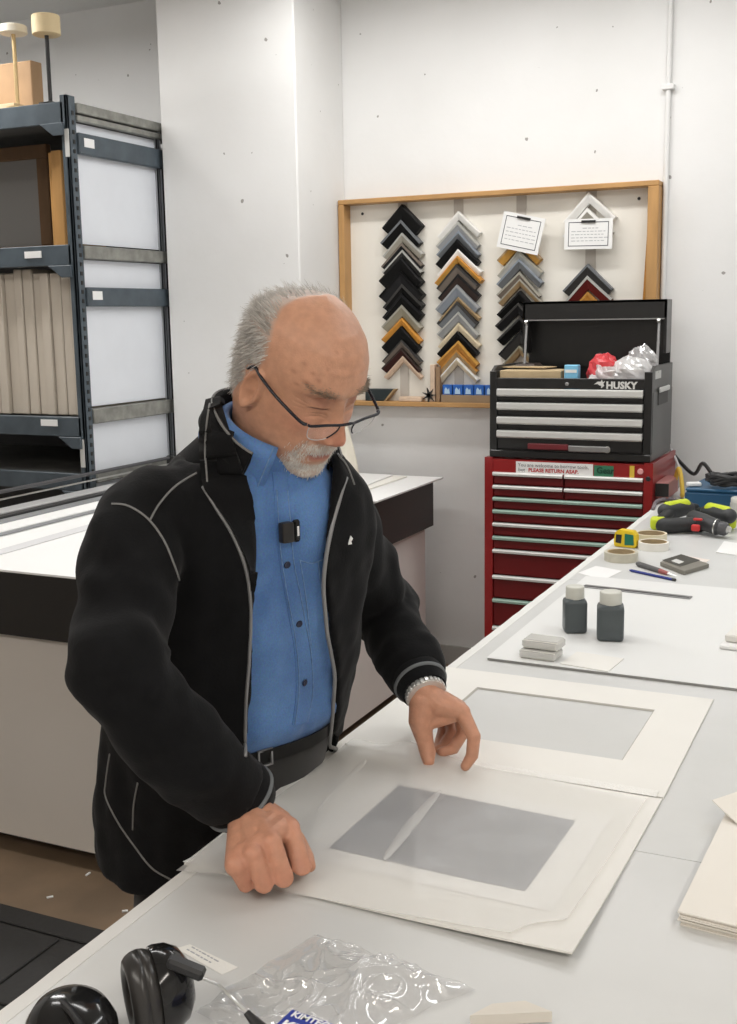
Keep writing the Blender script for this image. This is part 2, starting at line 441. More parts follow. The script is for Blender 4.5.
MB().span(BXL+.02, BX-.05, BY0+.06, BY1-.06, .3, .32).build('inner_shelf', WB, bench)
# loose sheets on the bench
def sheet(name, quad, z0, th, mat, label, cat, group=None):
    b = MB()
    lo = [(x, y, z0) for x, y in quad]; hi = [(x, y, z0+th) for x, y in quad]
    b.add(lo+hi, [(3, 2, 1, 0), (4, 5, 6, 7), (0, 1, 5, 4), (1, 2, 6, 5), (2, 3, 7, 6), (3, 0, 4, 7)])
    return tag(b.build(name, mat), label, cat, group)
sheet('foam_board', [(-2.9, 3.95), (-1.87, 4.05), (-1.87, 4.76), (-2.9, 4.74)], BZ+.001, .006, WB, 'large white foam board overhanging the end of the white workbench', 'board')
sheet('paper_sheet', [(-2.5, 4.22), (-2.02, 4.22), (-2.02, 4.70), (-2.5, 4.70)], BZ+.008, .006, M('warm_white', (.85, .83, .77), .6), 'warm white mat sheet lying lower in the pair on the foam board', 'sheet')
sheet('paper_sheet', [(-2.5, 4.24), (-2.05, 4.24), (-2.08, 4.68), (-2.5, 4.68)], BZ+.015, .005, WB, 'clean white sheet lying uppermost in the pair on the foam board', 'sheet')
sheet('grey_strip', [(-2.62, 2.57), (-2.56, 2.56), (-2.60, 3.6), (-2.66, 3.6)], BZ+.001, .002, M('pale_grey', (.68, .68, .69), .5), 'pale grey paper strip lying on the bench top beside the mat cutter', 'strip')
# long mat cutter
mc = thing('mat_cutter', 'long mat cutter with steel guide rails lying along the white bench', 'cutter', (-2.95, 3.5, BZ))
MB().span(-3.12, -2.8, 2.7, 4.5, BZ+.001, BZ+.016).build('base_board', WB, mc, bevel=.002)
MB().span(-2.815, -2.79, 2.69, 4.5, BZ+.002, BZ+.012).build('edge_strip', M('grey_alu', (.32, .33, .34), .4, .4), mc, bevel=.001)
MB().span(-2.99, -2.955, 2.7, 4.5, BZ+.016, BZ+.03).build('guide_rail', M('dark_rail', (.03, .03, .03), .4), mc, bevel=.003)
MB().span(-2.95, -2.90, 2.7, 4.5, BZ+.016, BZ+.022).build('scale_strip', M('grey_alu'), mc, bevel=.001)
MB().span(-3.08, -3.0, 2.7, 4.5, BZ+.016, BZ+.034).build('clamp_bar', M('pale_alu', (.62, .62, .62), .35, .5), mc, bevel=.003)
MB().tube([(-3.115, 2.7, 1.012), (-3.115, 4.45, 1.012)], .008, 10).build('cutter_rod', M('dark_rail2', (.09, .09, .095), .4, .3), mc, True)
MB().tube([(-3.105, 2.7, .985), (-3.105, 4.45, .985)], .004, 8).build('cutter_rod', M('steel'), mc, True)
for y in (2.72, 4.44):
    MB().span(-3.13, -3.09, y-.012, y+.012, BZ+.016, 1.022).build('rod_bracket', M('dark_rail'), mc, bevel=.003)
# pale cloth bag standing on the bench by the wall
def bagfn():
    rings = []
    for i in range(9):
        t = i/8; z = BZ+.02+t*.30
        w = lerp(.085, .03, t**1.3); d = lerp(.05, .014, t)
        rings.append([Vector((-2.315-.012*t+w*math.cos(a)*(1+.08*math.sin(5*a+3*t)), 4.62+d*math.sin(a)*(1+.12*math.sin(7*a)), z)) for a in [2*math.pi*k/36 for k in range(36)]])
    return MB().loft(rings)
cb = bagfn().build('cloth_bag', M('cream_cloth', (.74, .70, .6), .8, bump=.1, bscale=30), None, True, angle=180)
tag(cb, 'pale cream cloth bag standing on the bench sheets by the wall', 'bag')

# ================================================================== SAMPLE BOARD
SX0, SX1, SZ0, SZ1, SYF, SYB = -2.434, -.968, 1.235, 2.18, 4.885, 4.962
sb = thing('sample_board', 'shallow wooden display box of moulding corners hung on the back wall', 'display box', ((SX0+SX1)/2, 4.97, SZ0))
OAK = M('oak_edge', (.53, .30, .115), .5, var=.22, vscale=7, vstretch=(1, 1, 3))
OAKV = M('oak_edge_v', (.53, .30, .115), .5, var=.22, vscale=7, vstretch=(3, 1, .6))
BK = .0
MB().span(SX0, SX1, SYF, 4.968, SZ1-.022, SZ1).build('top_rail', OAK, sb, bevel=.003)
MB().span(SX0, SX1, SYF, 4.968, SZ0, SZ0+.022).build('bottom_ledge', OAK, sb, bevel=.003)
MB().span(SX0, SX0+.03, SYF, 4.968, SZ0+.022, SZ1-.022).build('side_rail', OAKV, sb, bevel=.003)
MB().span(SX1-.045, SX1, SYF, 4.968, SZ0+.022, SZ1-.022).build('side_rail', OAKV, sb, bevel=.003)
MB().span(SX0+.03, SX1-.045, 4.955, 4.966, SZ0+.022, SZ1-.022).build('backing', M('cream_backing', (.83, .80, .73), .6, var=.04, vscale=3), sb)
STRIP = M('greige_strip', (.5, .46, .41), .6)
for cxp in (404, 459, 521, 590):
    x = on(cxp, 300, 1, 4.955).x
    MB().span(x-.022, x+.022, 4.951, 4.955, SZ0+.022, SZ1-.022).build('hanging_strip', STRIP, sb)
for px, py in ((362.5, 213.8), (639, 198.5)):
    p = on(px, py, 1, 4.953)
    MB().lathe([(0, 0), (.007, 0), (.006, .003), (0, .004)], p, 10, Matrix.Rotation(math.pi/2, 3, 'X')).build('screw', M('black_plastic'), sb)
# the moulding corner samples
C = dict(black=(.006, .006, .006), charcoal=(.016, .016, .017), dgrey=(.05, .048, .046), champagne=(.42, .40, .34), olive=(.30, .28, .21),
         orange=(.68, .31, .06), maroon=(.045, .016, .014), brownblk=(.05, .035, .03), palewood=(.74, .56, .42), white=(.84, .83, .80), grey=(.33, .34, .35),
         bluegrey=(.25, .28, .32), gold=(.62, .33, .075), tan=(.44, .31, .17), cream=(.80, .68, .48), amber=(.52, .25, .06), silver=(.52, .52, .49), taupe=(.18, .15, .125), steelgrey=(.16, .17, .18), red=(.13, .02, .018))
NAMES = dict(black='black', charcoal='charcoal', dgrey='dark grey', champagne='champagne silver', olive='olive grey', orange='bright orange wood', maroon='dark maroon',
             brownblk='brown-black', palewood='pale pink wood', white='white', grey='mid grey', bluegrey='blue-grey', gold='golden wood', tan='tan', cream='cream wood', amber='amber brown', silver='silver', taupe='taupe', steelgrey='steel grey', red='dark red')
ROUGH = dict(black=.5, champagne=.3, silver=.3, charcoal=.4)
# (apex px y, arm width m, depth out of wall m, half width m, face colour, outer edge colour)
COLS = [
 ('in the column nearest the pillar', 403, [
   (204, .062, .040, .100, 'black', 'black'), (220, .040, .036, .100, 'black', 'steelgrey'), (233, .030, .038, .098, 'champagne', 'silver'), (243, .036, .034, .102, 'charcoal', 'taupe'),
   (250, .030, .036, .098, 'dgrey', 'silver'), (257, .055, .046, .108, 'black', 'black'), (271, .055, .046, .110, 'charcoal', 'black'), (284, .045, .040, .100, 'black', 'dgrey'),
   (294, .042, .038, .100, 'black', 'charcoal'), (305, .036, .034, .100, 'olive', 'champagne'), (318, .024, .036, .100, 'orange', 'orange'), (326, .056, .030, .098, 'black', 'black'),
   (340, .026, .034, .098, 'taupe', 'dgrey'), (348, .030, .030, .098, 'maroon', 'brownblk'), (356, .020, .032, .096, 'palewood', 'palewood')]),
 ('in the column above the blue packets', 459, [
   (211, .026, .034, .102, 'white', 'white'), (222, .034, .034, .102, 'grey', 'silver'), (231, .030, .032, .102, 'steelgrey', 'bluegrey'), (239, .038, .038, .104, 'black', 'black'),
   (249, .028, .040, .106, 'white', 'white'), (256, .020, .046, .112, 'gold', 'orange'), (264, .038, .034, .100, 'taupe', 'dgrey'), (274, .038, .032, .100, 'brownblk', 'charcoal'),
   (285, .036, .038, .104, 'bluegrey', 'grey'), (297, .020, .034, .098, 'tan', 'tan'), (301, .052, .030, .098, 'steelgrey', 'dgrey'), (312, .030, .034, .100, 'grey', 'silver'),
   (323, .026, .034, .102, 'cream', 'cream'), (331, .040, .030, .100, 'black', 'black'), (341, .034, .034, .100, 'amber', 'gold'), (350, .026, .030, .098, 'tan', 'amber'),
   (358, .022, .036, .100, 'cream', 'white')]),
 ('in the column under the tilted price card', 521, [
   (236, .034, .040, .100, 'gold', 'tan'), (250, .036, .034, .102, 'silver', 'champagne'), (259, .030, .038, .104, 'steelgrey', 'bluegrey'), (272, .032, .034, .100, 'taupe', 'champagne'),
   (279, .022, .036, .100, 'tan', 'champagne'), (291, .034, .036, .102, 'black', 'charcoal'), (303, .034, .036, .102, 'charcoal', 'dgrey'), (317, .036, .036, .102, 'black', 'dgrey'),
   (331, .04, .034, .100, 'dgrey', 'charcoal'), (346, .026, .034, .100, 'tan', 'olive')]),
 ('in the column under the straight price card', 590, [
   (192, .032, .044, .112, 'white', 'white'), (208, .05, .034, .108, 'champagne', 'white'), (264, .036, .036, .108, 'dgrey', 'steelgrey'), (276, .040, .034, .104, 'red', 'silver'), (292, .04, .036, .10, 'orange', 'amber')]),
]
ORD = ['first', 'second', 'third', 'fourth', 'fifth', 'sixth', 'seventh', 'eighth', 'ninth', 'tenth', 'eleventh', 'twelfth', 'thirteenth', 'fourteenth', 'fifteenth', 'sixteenth', 'seventeenth']
def samp_mat(c):
    return M('moulding_'+c, C[c], ROUGH.get(c, .45), spec=.15, metal=.3 if c in ('champagne', 'silver') else 0, var=.18 if c in ('orange', 'gold', 'amber', 'tan', 'cream', 'palewood') else .05, vscale=30)
for cname, cx, lst in COLS:
    for i, (py, aw, dep, hw, face, edge) in enumerate(lst):
        jx = random.uniform(-1.2, 1.2)
        ap = on(cx-2+jx, py, 1, 4.95-dep)
        x, z = ap.x, ap.z; ja = random.uniform(-.05, .05)
        s = thing('corner_sample', f'{NAMES[face]} frame corner, {ORD[i]} from top {cname}', 'frame sample', (x, 4.95, z-hw), 'moulding corner samples on the board')
        yb, yf = 4.951, 4.95-dep
        k = math.sqrt(2)
        rot = Matrix.Rotation(ja, 3, 'Y')
        def W(u, yy, w): return Vector((x, 0, z)) + rot @ Vector((u, 0, w)) + Vector((0, yy, 0))
        for sg in (-1, 1):
            b = MB(); L = hw
            # section across the arm: outer edge raised, face sloping to the inner sight edge
            prof = [(0, yb), (0, yf+.004), (.12*aw, yf), (.35*aw, yf+.002), (.8*aw, yf+.010), (aw, yf+.014), (aw, yb)]
            r0 = [W(0, yy, -q*k) for q, yy in prof]
            r1 = [W(sg*(L-q/k), yy, -(L+q/k)) for q, yy in prof]
            b.loft([r0, r1])
            arm = b.build('arm', samp_mat(face), s)
            if edge != face:
                # contrasting outer lip
                lp = MB(); e = .22*aw
                q0 = [W(0, yy, -q*k) for q, yy in ((-.001, yb-.003), (-.001, yf+.002), (.0, yf-.0015), (e, yf-.0015), (e, yf+.004))]
                q1 = [W(sg*(L-q/k), yy, -(L+q/k)) for q, yy in ((-.001, yb-.003), (-.001, yf+.002), (.0, yf-.0015), (e, yf-.0015), (e, yf+.004))]
                lp.loft([q0, q1]); lp.build('outer_lip', samp_mat(edge), arm)
# price cards
def card(cxp, cyp, w, h, rot, dep, label):
    c = on(cxp, cyp, 1, 4.95-dep)
    U = Vector((math.cos(rot), 0, math.sin(rot))); V = Vector((-math.sin(rot), 0, math.cos(rot)))
    t = thing('price_card', label, 'card', c - V*h/2, 'price cards hung on the samples')
    O = c
    W_ = Vector((0, -1, 0))
    MB().prism([(-w/2, -h/2), (w/2, -h/2), (w/2, h/2), (-w/2, h/2)], .004, O, U, V, W_).build('paper', M('white_board'), t)
    ink = M('ink', (.03, .035, .05), .6)
    ib = MB(); a, bq = w*.42, h*.40; th = .0028
    Q = O + W_*.0042
    for (x0, x1, y0, y1) in ((-a, a, bq-th, bq), (-a, a, -bq, -bq+th), (-a, -a+th, -bq, bq), (a-th, a, -bq, bq)):
        ib.prism([(x0, y0), (x1, y0), (x1, y1), (x0, y1)], .0006, Q, U, V, W_)
    ib.build('border', ink, t)
    MB().prism([(-.03, bq+.002), (.03, bq+.002), (.03, bq+.012), (-.03, bq+.012)], .006, Q-V*.006, U, V, W_).build('clip', M('black_plastic'), t)
    lb = MB(); random.seed(int(cxp))
    for r_ in range(5):
        y = bq*.45 - r_*bq*.26
        xq = -a*.85
        while xq < a*.8:
            l_ = random.uniform(.008, .02)
            if r_ == 0 and (xq < -a*.35 or xq > a*.35): xq += .012; continue
            lb.prism([(xq, y), (xq+l_, y), (xq+l_, y+.0028), (xq, y+.0028)], .0005, Q, U, V, W_); xq += l_+.005
    lb.build('print', M('faint_ink', (.42, .43, .45), .6), t)
card(521, 233, .19, .155, -.23, .052, 'white price card with black border hung tilted on the sample column')
card(588.5, 234, .205, .125, -.02, .05, 'white price card with black border hung straight beneath the white corner')
# things on the ledge of the board
LZ = SZ0+.0225
def ledge(px, py=398): return on(px, py, 1, 4.92).x
t = thing('moulding_offcut', 'dark teal moulding offcut with mitred end on the sample board ledge', 'moulding', (ledge(380), 4.92, LZ))
MB().prism([(-.07, 0), (.025, 0), (.075, .056), (-.07, .056)], .04, (ledge(380), 4.945, LZ), (1, 0, 0), (0, 0, 1), (0, -1, 0)).build('body', M('dark_teal', (.02, .03, .033), .35), t, bevel=.002)
MB().prism([(.026, 0), (.036, 0), (.086, .056), (.076, .056)], .04, (ledge(380), 4.945, LZ), (1, 0, 0), (0, 0, 1), (0, -1, 0)).build('mitre_face', M('moulding_tan'), t)
tag(MB().box((ledge(412), 4.92, LZ+.011), (.115, .05, .022)).build('wood_block', samp_mat('palewood'), None, bevel=.003), 'pale wood moulding block lying flat on the sample board ledge', 'block')
st = MB(); 
for a in range(7):
    an = 2*math.pi*a/7+.3
    st.prism([(-.007, 0), (.007, 0), (0, .036)], .012, (ledge(431), 4.905, LZ+.03), (math.cos(an), 0, math.sin(an)), (-math.sin(an), 0, math.cos(an)), (0, -1, 0))
tag(st.build('bow', M('black_plastic')), 'small black spiky bow on the sample board ledge', 'bow')
t = thing('wood_stick', 'upright pale wooden stick leaning in the sample board beside the blue packets', 'stick', (ledge(437), 4.93, LZ))
MB().box((ledge(434), 4.925, LZ+.085), (.022, .05, .17)).build('front_face', samp_mat('palewood'), t, bevel=.002)
MB().box((ledge(439.2), 4.925, LZ+.08), (.02, .045, .16)).build('back_face', M('brown_stick', (.3, .19, .11), .6), t, bevel=.002)
t = thing('wooden_tray', 'low brown wooden tray holding blue packets on the sample board ledge', 'tray', (ledge(464), 4.92, LZ))
tx0, tx1 = ledge(443), ledge(496)
MB().span(tx0, tx1, 4.895, 4.903, LZ, LZ+.034).build('front_slat', M('tray_wood', (.32, .22, .13), .6, var=.2), t)
MB().span(tx0, tx1, 4.94, 4.947, LZ, LZ+.034).build('back_slat', M('tray_wood'), t)
MB().span(tx0, tx1, 4.903, 4.94, LZ, LZ+.006).build('tray_floor', M('tray_wood'), t)
BLUEP = M('blue_packet', (.02, .12, .45), .35)
nx = (tx1-tx0)/5
for i in range(5):
    x = tx0+nx*(i+.5)
    pk = thing('blue_packet', f"small blue packet with pale label, {['first','second','third','fourth','fifth'][i]} in the tray from the wooden stick", 'packet', (x, 4.92, LZ+.006), 'blue packets in the tray')
    MB().box((x, 4.922, LZ+.043), (nx*.9, .03, .072)).build('carton', BLUEP, pk, bevel=.002)
    MB().prism([(-.013, 0), (.013, 0), (.010, .026), (.004, .018), (-.006, .03), (-.012, .02)], .001, (x, 4.9065, LZ+.038), (1, 0, 0), (0, 0, 1), (0, -1, 0)).build('label_print', M('pale_blue', (.45, .62, .8), .4), pk)
tag(MB().add([Vector(v) for v in ((-1.048, 4.93, LZ), (-1.022, 4.93, LZ), (-1.022, 4.91, LZ), (-1.048, 4.91, LZ), (-1.016, 4.93, 2.0), (-1.013, 4.93, 2.0), (-1.013, 4.91, 2.0), (-1.016, 4.91, 2.0))],
    [(0, 1, 2, 3), (4, 5, 6, 7), (0, 1, 5, 4), (1, 2, 6, 5), (2, 3, 7, 6), (3, 0, 4, 7)]).build('wooden_stick', samp_mat('amber')), 'brown tapering wooden slat leaning inside the sample board end', 'slat')

# ================================================================== TOOL CHESTS
RED = M('red_enamel', (.30, .012, .013), .32, var=.15, vscale=5, coat=.2)
REDD = M('red_drawer', (.17, .008, .010), .35, var=.2, vscale=6)
HAND = M('alu_handle', (.66, .66, .64), .35, .35)
HANDG = M('mint_handle', (.30, .42, .36), .4, .2)
CX0, CX1, CYF, CYB = -1.545, -.866, 4.395, 4.86
rc = thing('roller_cabinet', 'red steel roller cabinet of many drawers under the black tool chest', 'tool cabinet', ((CX0+CX1)/2, (CYF+CYB)/2, 0))
body = MB()
body.span(CX0, CX1, CYF+.03, CYB, .12, 1.06)
body.span(CX0, CX0+.035, CYF, CYF+.03, .12, 1.078)
body.span(CX1-.035, CX1, CYF, CYF+.03, .12, 1.078)
body.span(CX0+.035, CX1-.035, CYF+.002, CYF+.03, 1.012, 1.072)
body.span(CX0, CX1, CYF, CYF+.01, .1, .14)
body.span(CX0, CX0+.012, CYF+.03, CYB, 1.06, 1.078); body.span(CX1-.012, CX1, CYF+.03, CYB, 1.06, 1.078)
body.build('body', RED, rc)
for x in (CX0+.08, CX1-.08):
    for y in (CYF+.08, CYB-.08):
        MB().lathe([(0, -.02), (.05, -.02), (.055, -.012), (.055, .012), (.05, .02), (0, .02)], (x, y, .056), 18, Matrix.Rotation(math.pi/2, 3, 'Y')).build('caster', M('black_plastic'), rc, True)
        MB().box((x, y, .11), (.07, .07, .02)).build('caster_plate', M('dull_steel'), rc)
def zpx(px, py, Y=CYF): return on(px, py, 1, Y).z
hz = [zpx(493, y) for y in (472.5, 485.5, 497.5, 510, 523, 536.5, 549.5, 575.5, 599, 626.5)] 
hz += [hz[-1]-.12, hz[-1]-.26]
dx0, dx1 = CX0+.037, CX1-.037; mid = dx0+(dx1-dx0)*.485
def drawer(x0, x1, zt, zb, mats):
    d = MB().span(x0, x1, CYF+.006, CYF+.03, zb+.004, zt-.012).build('drawer', REDD, rc, bevel=.002)
    hb = MB(); prof = [(0, 0), (-.014, -.001), (-.018, -.006), (-.018, -.014), (-.013, -.0155), (-.011, -.009), (0, -.007)]
    hb.loft([[Vector((x, CYF+.006+a, zt+bq)) for a, bq in prof] for x in (x0, x1)])
    hb.build('handle', mats, d)
for i in range(len(hz)):
    zt = hz[i]+.004; zb = (hz[i+1]+.004) if i+1 < len(hz) else .14
    if i < 2:
        drawer(dx0, mid-.004, zt, zb, HAND); drawer(mid+.004, dx1, zt, zb, HAND)
    else:
        drawer(dx0, dx1, zt, zb, HANDG if i in (3, 5, 8, 2) else HAND)
# sticker strip on the top band
sy = CYF+.0015
sx0, sx1 = on(516, 470, 1, sy).x, on(593, 470, 1, sy).x
zb0, zb1 = 1.020, 1.066
note = MB().span(sx0, sx1, sy-.001, sy+.001, zb0, zb1).build('paper_notice', M('white_board'), rc)
GREYI = M('grey_ink', (.2, .2, .22), .6); REDI = M('red_ink', (.5, .03, .04), .6)
text_mesh('You are welcome to borrow tools,', .0203, (sx0+.008, sy-.0018, zb0+.026), (1, 0, 0), (0, 0, 1), .0004, 'notice_text', GREYI, note)
text_mesh('but', .0215, (sx0+.010, sy-.0018, zb0+.006), (1, 0, 0), (0, 0, 1), .0004, 'notice_text', GREYI, note)
text_mesh('PLEASE RETURN ASAP.', .0205, (sx0+.052, sy-.0018, zb0+.006), (1, 0, 0), (0, 0, 1), .0004, 'notice_text', REDI, note, bold=.0006)
gx0, gx1 = on(594, 471, 1, sy).x, on(613.5, 471, 1, sy).x
gs = MB().span(gx0, gx1, sy-.0008, sy+.001, zb0-.002, zb1-.004).build('green_sticker', M('green_sticker', (.04, .2, .11), .5), rc)
text_mesh('Gear', .034, (gx0+.010, sy-.0018, zb0+.012), (1, 0, 0), (0, 0, 1), .0004, 'sticker_text', M('dark_green_ink', (.01, .06, .035), .5), gs, bold=.001)
yx = on(632, 473, 1, sy).x
MB().span(yx-.009, yx+.009, sy-.0008, sy+.001, zb0-.008, zb1).build('yellow_sticker', M('yellow_sticker', (.72, .5, .06), .5), rc)
px_ = on(640.5, 471, 1, sy).x
MB().lathe([(0, 0), (.012, 0), (.010, .004), (0, .005)], (px_, CYF, 1.045), 14, Matrix.Rotation(math.pi/2, 3, 'X')).build('lock', M('pink_cap', (.75, .35, .35), .4), rc, True)
MB().lathe([(0, 0), (.010, 0), (.008, .003), (0, .003)], (CX1-.018, CYF-.0005, 1.018), 14, Matrix.Rotation(math.pi/2, 3, 'X')).build('keyhole', M('black_plastic'), rc, True)
# parts bin hung on the side of the cabinet with a yellow cord
sp = thing('side_bin', 'small metal bin hooked on the side of the red cabinet', 'bin', (CX1+.03, 4.55, .9))
PINKM = M('pink_metal', (.4, .17, .16), .5)
MB().span(CX1+.001, CX1+.05, CYF+.05, CYF+.26, .935, 1.0).build('bin_body', PINKM, sp, bevel=.004)
MB().span(CX1+.001, CX1+.052, CYF+.046, CYF+.052, .945, .995).build('bin_end', M('black_panel'), sp)
yc = [(CX1+.045, 4.62, .99), (CX1+.06, 4.6, 1.035), (CX1+.075, 4.58, 1.0), (CX1+.085, 4.56, .94), (CX1+.075, 4.6, .93)]
tag(MB().tube(spline(yc, 6), .009, 8).build('yellow_cord', M('yellow_rubber', (.75, .52, .08), .5), None, True), 'loop of yellow cord hanging at the side of the red cabinet', 'cord')

# ---- black top chest
KX0, KX1, KYF, KYB, KZ0, KZ1 = -1.527, -.879, 4.402, 4.805, 1.080, 1.445
BLK = M('black_enamel', (.013, .013, .013), .28, coat=.1)
SIDE = M('grey_black_enamel', (.06, .06, .058), .35)
tc = thing('tool_chest', 'black steel tool chest with raised lid on top of the red cabinet', 'tool chest', ((KX0+KX1)/2, (KYF+KYB)/2, KZ0))
zr = zpx(570, 378.5, KYF)
b = MB()
b.span(KX0, KX1, KYF+.02, KYB, KZ0, KZ1-.1)
b.span(KX0, KX1, KYF+.004, KYF+.02, zpx(570, 389, KYF), zr)
b.span(KX0, KX0+.03, KYF+.002, KYF+.02, KZ0+.01, KZ1-.02); b.span(KX1-.03, KX1, KYF+.002, KYF+.02, KZ0+.01, KZ1-.02)
b.span(KX0, KX1, KYF, KYF+.02, KZ0, KZ0+.028)
b.span(KX0+.012, KX1-.012, KYB-.012, KYB, KZ1-.1, KZ1-.005)
b.build('body', BLK, tc, bevel=.002)
for x0, x1 in ((KX0, KX0+.012), (KX1-.012, KX1)):
    MB().prism([(KYF+.02, KZ1-.1), (KYB, KZ1-.1), (KYB, KZ1), (KYF+.06, KZ1), (KYF+.02, KZ1-.02)], x1-x0, (x0, 0, 0), (0, 1, 0), (0, 0, 1), (1, 0, 0)).build('side_cheek', SIDE, tc)
MB().span(KX1-.001, KX1+.0012, KYF+.022, KYB, KZ0+.03, KZ1-.1).build('side_panel', SIDE, tc)
sp_ = MB().span(KX1, KX1+.004, KYF+.11, KYF+.30, KZ1-.155, KZ1-.095).build('side_handle', M('black_panel'), tc, bevel=.003)
MB().span(KX1+.003, KX1+.012, KYF+.11, KYF+.30, KZ1-.105, KZ1-.085).build('handle_lip', M('alu_handle'), sp_, bevel=.003)
MB().span(KX1+.0005, KX1+.002, KYF+.05, KYF+.16, KZ1-.05, KZ1-.02).build('side_sticker', M('pale_label'), tc)
kz = [zpx(570, y, KYF) for y in (390.5, 404.5, 419, 433)]
for i, z in enumerate(kz):
    zb = kz[i+1]+.014 if i < 3 else KZ0+.034
    d = MB().span(KX0+.033, KX1-.033, KYF+.004, KYF+.02, zb, z-.022).build('drawer', BLK, tc, bevel=.002)
    hb = MB(); prof = [(.01, .004), (-.008, .004), (-.014, 0), (-.015, -.02), (-.009, -.026), (-.007, -.02), (.01, -.016)]
    hb.loft([[Vector((x, KYF+.004+a, z+bq)) for a, bq in prof] for x in (KX0+.033, KX1-.033)])
    hb.build('handle', HAND, d)
MB().lathe([(0, 0), (.0075, 0), (.0075, .002), (.004, .004), (0, .004)], on(567, 384, 1, KYF+.004), 16, Matrix.Rotation(math.pi/2, 3, 'X')).build('lock', M('dull_steel'), tc, True)
# brand lettering and emblem
hp = on(606, 388.6, 1, KYF+.003)
EMB = M('silver_letter', (.72, .72, .70), .35, .2)
text_mesh('HUSKY', .0375, (hp.x, KYF+.003, hp.z), (1, 0, 0), (0, 0, 1), .0008, 'brand_lettering', EMB, tc, bold=.0016)
he = on(600.2, 384.2, 1, KYF+.003)
MB().prism([(-.024, -.001), (-.010, .010), (.002, .010), (.006, .018), (.010, .008), (.020, .012), (.012, .002), (.016, -.006), (.004, -.016), (.004, -.006), (-.004, -.004), (-.010, .001)], .0015,
           (he.x, KYF+.003, he.z), (1, 0, 0), (0, 0, 1), (0, -1, 0)).build('brand_emblem', EMB, tc)
# lid standing open
lid = thing('tmp', 'x', 'x', (0, 0, 0)); bpy.data.objects.remove(lid)
LX0, LX1 = KX0+.066, KX1+.0
LX0 = on(527, 330, 1, 4.76).x; LX1 = on(669.5, 330, 1, 4.76).x
lz1 = on(600, 300.5, 1, 4.76).z
lm = MB()
lm.span(LX0, LX1, 4.785, 4.80, KZ1-.02, lz1)
lm.span(LX0, LX1, 4.70, 4.80, lz1-.012, lz1)
lm.span(LX0, LX1, 4.70, 4.712, lz1-.075, lz1)
lm.span(LX0, LX0+.012, 4.70, 4.80, KZ1+.04, lz1); lm.span(LX1-.012, LX1, 4.70, 4.80, KZ1+.04, lz1)
ld = lm.build('lid', BLK, tc, bevel=.002)
MB().span(LX0+.01, LX1-.01, 4.697, 4.70, lz1-.079, lz1-.074).build('lid_lip', M('dull_steel'), ld)
for x in (LX0+.018, LX1-.03):
    MB().tube([(x, 4.70, lz1-.085), (x+.003, 4.66, KZ1-.02)], .006, 8).build('lid_strut', M('dull_steel'), tc, True)
    MB().lathe([(0, -.006), (.009, -.006), (.009, .006), (0, .006)], (x, 4.694, lz1-.085), 10, Matrix.Rotation(math.pi/2, 3, 'Y')).build('strut_pin', M('steel'), tc, True)
# tool magnet strip on the lowest drawer
q0, q1 = on(528, 446, 1, KYF), on(615, 449, 1, KYF)
t = thing('utility_knife', 'red and grey folding knife stuck on the front of the black chest', 'knife', ((q0.x+q1.x)/2, KYF, q0.z-.01))
MB().span(q0.x, q0.x+.165, KYF-.008, KYF+.003, q0.z-.012, q0.z+.012).build('red_grip', M('dull_red', (.16, .02, .025), .4), t, bevel=.003)
MB().span(q0.x+.165, q1.x-.02, KYF-.007, KYF+.003, q0.z-.016, q0.z+.008).build('grey_blade_case', M('dull_steel'), t, bevel=.003)
MB().lathe([(0, 0), (.013, 0), (.013, .008), (0, .008)], (q1.x-.03, KYF+.002, q0.z-.004), 14, Matrix.Rotation(math.pi/2, 3, 'X')).build('end_ring', M('steel'), t, True)
# contents of the chest
ZT = KZ1-.1
t = thing('cardboard_scraps', 'torn cardboard box lying in the open black tool chest', 'cardboard', (-1.38, 4.55, ZT))
xa, xb = on(500, 374, 1, 4.44).x, on(560, 374, 1, 4.44).x
MB().box(((xa+xb)/2, 4.50, ZT+.042), (xb-xa, .14, .08), .06).build('carton', M('kraft', (.55, .42, .25), .75, var=.15, vscale=20), t, bevel=.003)
MB().box(((xa+xb)/2-.04, 4.56, ZT+.09), (.2, .1, .004), -.2).build('flap', M('kraft'), t)
tag(MB().box((xa+.045, 4.675, ZT+.05), (.1, .15, .1), .1).build('dark_pouch', M('dark_pouch', (.05, .035, .03), .5), None, bevel=.012), 'dark brown pouch lying behind the torn cardboard in the tool chest', 'pouch')
xq = on(572, 371, 1, 4.45).x
t = thing('blue_tin', 'small light blue labelled tin standing in the open tool chest', 'tin', (xq, 4.45, ZT))
MB().box((xq, 4.455, ZT+.052), (.055, .04, .104)).build('carton', M('sky_packet', (.22, .55, .78), .4), t, bevel=.003)
MB().box((xq, 4.4345, ZT+.08), (.046, .001, .012)).build('label_band', M('white_board'), t)
def crumple(name, c, sx, sy, sz, mat, seed, label, cat, amp=.4, nseg=26):
    rings = []
    for i in range(nseg//2+1):
        a = math.pi*i/(nseg//2); ring = []
        for j in range(nseg):
            ph = 2*math.pi*j/nseg
            d = Vector((math.sin(a)*math.cos(ph), math.sin(a)*math.sin(ph), math.cos(a)))
            nv = noise.noise(d*2.2+Vector((seed, 0, 0)))*amp + abs(noise.noise(d*5+Vector((0, seed, 0))))*amp*.8
            r = 1+nv
            ring.append(Vector(c)+Vector((d.x*sx*r, d.y*sy*r, max(-sz*.7, d.z*sz*r))))
        rings.append(ring)
    o = MB().loft(rings, True, False).build(name, mat, None, False)
    return tag(o, label, cat)
FILM = film_material('clear_film', (.9, .9, .9), .55, .22, .1)
FILMW = film_material('milky_film', (.92, .92, .92), .25, .18, .15)
xq = on(603, 369, 1, 4.5).x
